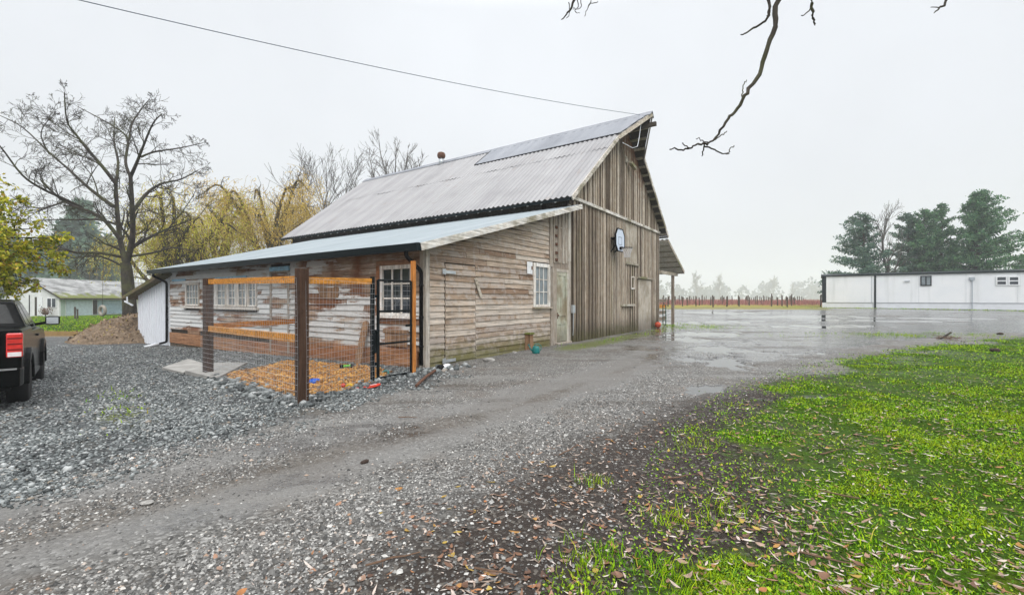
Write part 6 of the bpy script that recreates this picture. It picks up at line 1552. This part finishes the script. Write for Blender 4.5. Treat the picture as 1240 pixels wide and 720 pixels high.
# brush and a log beyond the lawn
rr = random.Random(8); q = ground_pt(1146, 411); br = empty('brush_heap', (q.x, q.y, gz1(q.x, q.y))); br.scale = (.62, .62, .62); tag(br, "small heap of broken dark branches on the gravel past the lawn", "branches")
mb = MB()
for i in range(26):
    a = rr.uniform(0, 6.283); c = Vector((rr.gauss(0, .45), rr.gauss(0, .3), .06 + rr.random() * .14)); d = Vector((math.cos(a), math.sin(a), rr.gauss(.05, .15))) * rr.uniform(.2, .55); mb.tube([c - d, c + Vector((0, 0, .03)), c + d], [.012, .018, .006], 5)
mb.build('branches', M['twig'], br); MB().tube([(-.45, -.1, .08), (.0, 0, .28), (.35, .05, .46)], [.05, .06, .055], 9).build('log', M['bark'], br)
for px, py, lab in [(1211, 405, "dark clod on the gravel right of the brush heap"), (1205, 425.5, "brown stone at the lawn's far edge")]:
    q = ground_pt(px, py); bm = bmesh.new(); bmesh.ops.create_icosphere(bm, subdivisions=2, radius=.5)
    for v in bm.verts: v.co *= rr.uniform(.75, 1.15); v.co.z *= .55
    me = bpy.data.meshes.new('stone'); bm.to_mesh(me); bm.free(); me.materials.append(M['vinepost']); o = bpy.data.objects.new('stone', me); COL.objects.link(o); o.location = q + Vector((0, 0, .05)); o.scale = (.26, .2, .22); tag(o, lab, "stone")

# ------------------------------------------------------------------ overhead line
pk = bw(SR, -.9, ZR + .02); e0 = Vector((-13.5, 9.5, 0)); far = at(88, -16, 9.4); dirv = (far - pk); end = pk + dirv * 1.30
mb = MB(); pts = []
for i in range(41):
    u = i / 40; p = pk.lerp(end, u); p.z -= 4 * .35 * u * (1 - u) ; pts.append(p)
mb.tube(pts, .010, 6); tag(mb.build('overhead_cable', simple('blue_grey_cable', (.03, .06, .10), .5)), "dark overhead cable running from the barn peak up to the left", "cable")
up = empty('utility_pole', (end.x, end.y, gz1(end.x, end.y))); tag(up, "wooden utility pole carrying the overhead cable left of the pickup", "pole")
MB().tube([(0, 0, -.3), (0, 0, end.z + .9)], [.16, .11], 10).build('shaft', M['vinepost'], up); MB().bb((-.7, -.06, end.z + .1), (.7, .06, end.z + .22)).build('crossarm', M['fencewood'], up)

# ------------------------------------------------------------------ pickup truck
hd_ = Vector((-.69, .724, 0)).normalized(); rt = Vector((hd_.y, -hd_.x, 0)); rc = Vector((-7.97, 7.30, 0)) - rt * .99
tk = empty('pickup_truck', (rc.x, rc.y, -.285), math.atan2(hd_.y, hd_.x)); tk.rotation_euler = (0, R(.9), math.atan2(hd_.y, hd_.x))
tag(tk, "black pickup truck parked on the gravel facing away at the left edge", "pickup truck")
M['carpaint'] = simple('black_car_paint', (.0015, .002, .002), .16, .0, .05, 3, 0, .06)
M['carglass'] = simple('tinted_glass', (.003, .005, .006), .06, 0, .05, 3, 0, .16); M['rubber'] = simple('tyre_rubber', (.006, .006, .006), .8, 0, .2, 20, .2)
M['chrome'] = simple('chrome', (.6, .62, .65), .12, 1.0, .03); M['lens'] = simple('red_lens', (.62, .012, .01), .18, 0, .25, 14, .1, .6, Coat_Weight=1.0); M['lensdark'] = simple('dark_red_lens', (.16, .004, .004), .25); M['lensclear'] = simple('clear_lens', (.72, .66, .66), .2, 0, .1, 14)
AX0, AX1, RW = 1.18, 4.75, .43
def arch(x0, n=10, r=.50): return [(x0 + r * math.cos(math.pi * k / n), RW + r * math.sin(math.pi * k / n)) for k in range(n + 1)]
side = [(0.02, .55), (.0, 1.0), (.02, 1.39), (1.9, 1.40), (2.0, 1.34), (4.1, 1.32), (5.45, 1.24), (5.80, 1.1), (5.86, .70), (5.78, .45), (AX1 + .52, .40)] + arch(AX1) + [(AX1 - .52, .34), (AX0 + .52, .34)] + arch(AX0) + [(AX0 - .54, .42), (.16, .46)]
mb = MB(); mb.prism([(x, -.97, z) for x, z in side], (0, 1.94, 0)); body = mb.build('body', M['carpaint'], tk, bevel=.05, seg=3)
for nm, ax in (('fender', AX1), ('fender', AX0)):
    for sg in (-1, 1):
        mb = MB(); o_ = [(ax + .60 * math.cos(math.pi * k / 12), RW + .60 * math.sin(math.pi * k / 12)) for k in range(13)]; i_ = [(ax + .49 * math.cos(math.pi * k / 12), RW + .49 * math.sin(math.pi * k / 12)) for k in range(12, -1, -1)]
        mb.prism([(x, sg * .95, z) for x, z in o_ + i_], (0, sg * .075, 0)); mb.build(nm, M['carpaint'], tk, bevel=.02)
def taper_prism(prof, y0, y1f):
    mb = MB(); n = len(prof); vs = [Vector((x, -y1f(z), z)) for x, z in prof] + [Vector((x, y1f(z), z)) for x, z in prof]
    fs = [tuple(range(n)), tuple(range(2 * n - 1, n - 1, -1))] + [(i, i + n, (i + 1) % n + n, (i + 1) % n) for i in range(n)]
    mb._add(vs, [tuple(reversed(f)) for f in fs]); return mb
cw = lambda z: .95 - max(0, z - 1.2) * .36
cab = taper_prism([(1.98, 1.25), (2.02, 1.40), (2.26, 1.86), (2.45, 1.92), (3.55, 1.92), (3.72, 1.88), (4.38, 1.32), (4.38, 1.25)], 0, cw).build('cab', M['carpaint'], tk, bevel=.05, seg=3)
mb = MB(); mb._add([Vector((2.02 + .522 * (z - 1.40) - .014, y * (cw(z) - .12), z)) for z, y in ((1.45, 1), (1.45, -1), (1.82, -1), (1.82, 1))], [(0, 1, 2, 3)]); mb.build('rear_window', M['carglass'], tk)
for sg in (-1, 1):
    def sw_(pts): MB()._add([Vector((x, sg * (cw(z) + .006), z)) for x, z in pts], [tuple(range(len(pts))) if sg > 0 else tuple(range(len(pts) - 1, -1, -1))]).build('side_window', M['carglass'], tk)
    sw_([(2.9, 1.40), (2.9, 1.82), (2.45, 1.82), (2.28, 1.43)][::-1]); sw_([(3.0, 1.39), (4.18, 1.37), (3.68, 1.82), (3.0, 1.82)][::-1])
mb = MB(); mb._add([Vector((4.38 - (z - 1.32) * 1.18 + .025, y * (cw(z) - .10), z)) for z, y in ((1.36, -1), (1.36, 1), (1.82, 1), (1.82, -1))], [(0, 1, 2, 3)]); mb.build('windscreen', M['carglass'], tk)
mb = MB(); mb.bb((-.012, -.74, .68), (.02, .74, 1.37)); tg = mb.build('tailgate', M['carpaint'], tk, bevel=.02); MB().bb((-.035, -.14, 1.14), (-.012, .14, 1.24)).build('handle', M['black'], tg)
for sg in (-1, 1):
    f = MB().bb((-.03, sg * .80, .945), (.12, sg * .985, 1.335)).build('tail_light', M['lens'], tk, bevel=.02); MB().bb((-.036, sg * .82, .96), (-.028, sg * .97, 1.03)).build('reversing_lens', M['lensclear'], f)
    for zq in (1.06, 1.15, 1.24): MB().bb((-.035, sg * .815, zq), (-.029, sg * .975, zq + .022)).build('lens_rib', M['lensdark'], f)
mb = MB(); mb.prism([(-.16, -.96, .48), (-.16, .96, .48), (.0, .985, .48), (.25, .985, .48), (.25, -.985, .48), (0, -.985, .48)], (0, 0, .30)); bp = mb.build('rear_bumper', M['carpaint'], tk, bevel=.03); MB().bb((-.165, -.93, .755), (-.05, .93, .784)).build('chrome_strip', M['chrome'], bp)
MB().bb((5.78, -.96, .42), (5.98, .96, .66)).build('front_bumper', M['chrome'], tk, bevel=.04); MB().bb((5.82, -.6, .68), (5.90, .6, 1.02)).build('grille', M['chrome'], tk, bevel=.03)
for sg in (-1, 1):
    MB().bb((5.70, sg * .66, .74), (5.88, sg * .94, .98)).build('headlight', M['lensclear'], tk, bevel=.03)
    m_ = MB(); m_.bb((3.78, sg * 1.06, 1.36), (3.92, sg * 1.30, 1.56)); mr_ = m_.build('mirror', M['black'], tk, bevel=.045, seg=3); MB().bar((3.86, sg * .90, 1.38), (3.86, sg * 1.10, 1.42), .07, .06).build('mirror_arm', M['black'], mr_); MB().bb((3.772, sg * 1.085, 1.385), (3.782, sg * 1.275, 1.535)).build('mirror_glass', M['chrome'], mr_)
    MB().bb((3.05, sg * .965, 1.16), (3.27, sg * 1.0, 1.20)).build('door_handle', M['black'], tk)
MB().bb((.5, -.80, .36), (5.5, .80, .55)).build('chassis', M['black'], tk)
for ax in (AX0, AX1):
    for sg in (-1, 1):
        wy_ = sg * .86; wl = MB().lathe([(.24, -.13), (.37, -.135), (RW, -.10), (RW + .0, .10), (.37, .135), (.24, .13)], (ax, wy_, RW - .005), 32, (0, 1, 0)).build('wheel', M['rubber'], tk, smooth=True)
        MB().lathe([(0, .05), (.08, .06), (.20, .03), (.25, .12), (.25, -.10), (0, -.10)], (ax, wy_, RW - .005), 20, (0, sg, 0)).build('rim', simple('alloy_rim', (.22, .22, .23), .35, .8), wl)

# ------------------------------------------------------------------ air
hz = MB().bb((-1000, -60, -4), (1000, 1050, 60)).build("haze", bpy.data.materials.new("haze")); hz["kind"] = "stuff"; tag(hz, "pale winter mist filling the whole scene", "haze")
hm_ = hz.data.materials[0]; hm_.use_nodes = True; t = hm_.node_tree
for n in list(t.nodes):
    if n.type == 'BSDF_PRINCIPLED': t.nodes.remove(n)
pv = t.nodes.new('ShaderNodeVolumePrincipled'); pv.inputs['Color'].default_value = (.92, .955, .985, 1); pv.inputs['Density'].default_value = HAZE = .0011; pv.inputs['Anisotropy'].default_value = 0.0
t.links.new(pv.outputs[0], t.nodes['Material Output'].inputs['Volume'])
scene.cycles.volume_bounces = 1; scene.cycles.max_bounces = 6; scene.cycles.diffuse_bounces = 3; scene.cycles.transparent_max_bounces = 8
try: scene.cycles.use_denoising = True
except Exception: pass
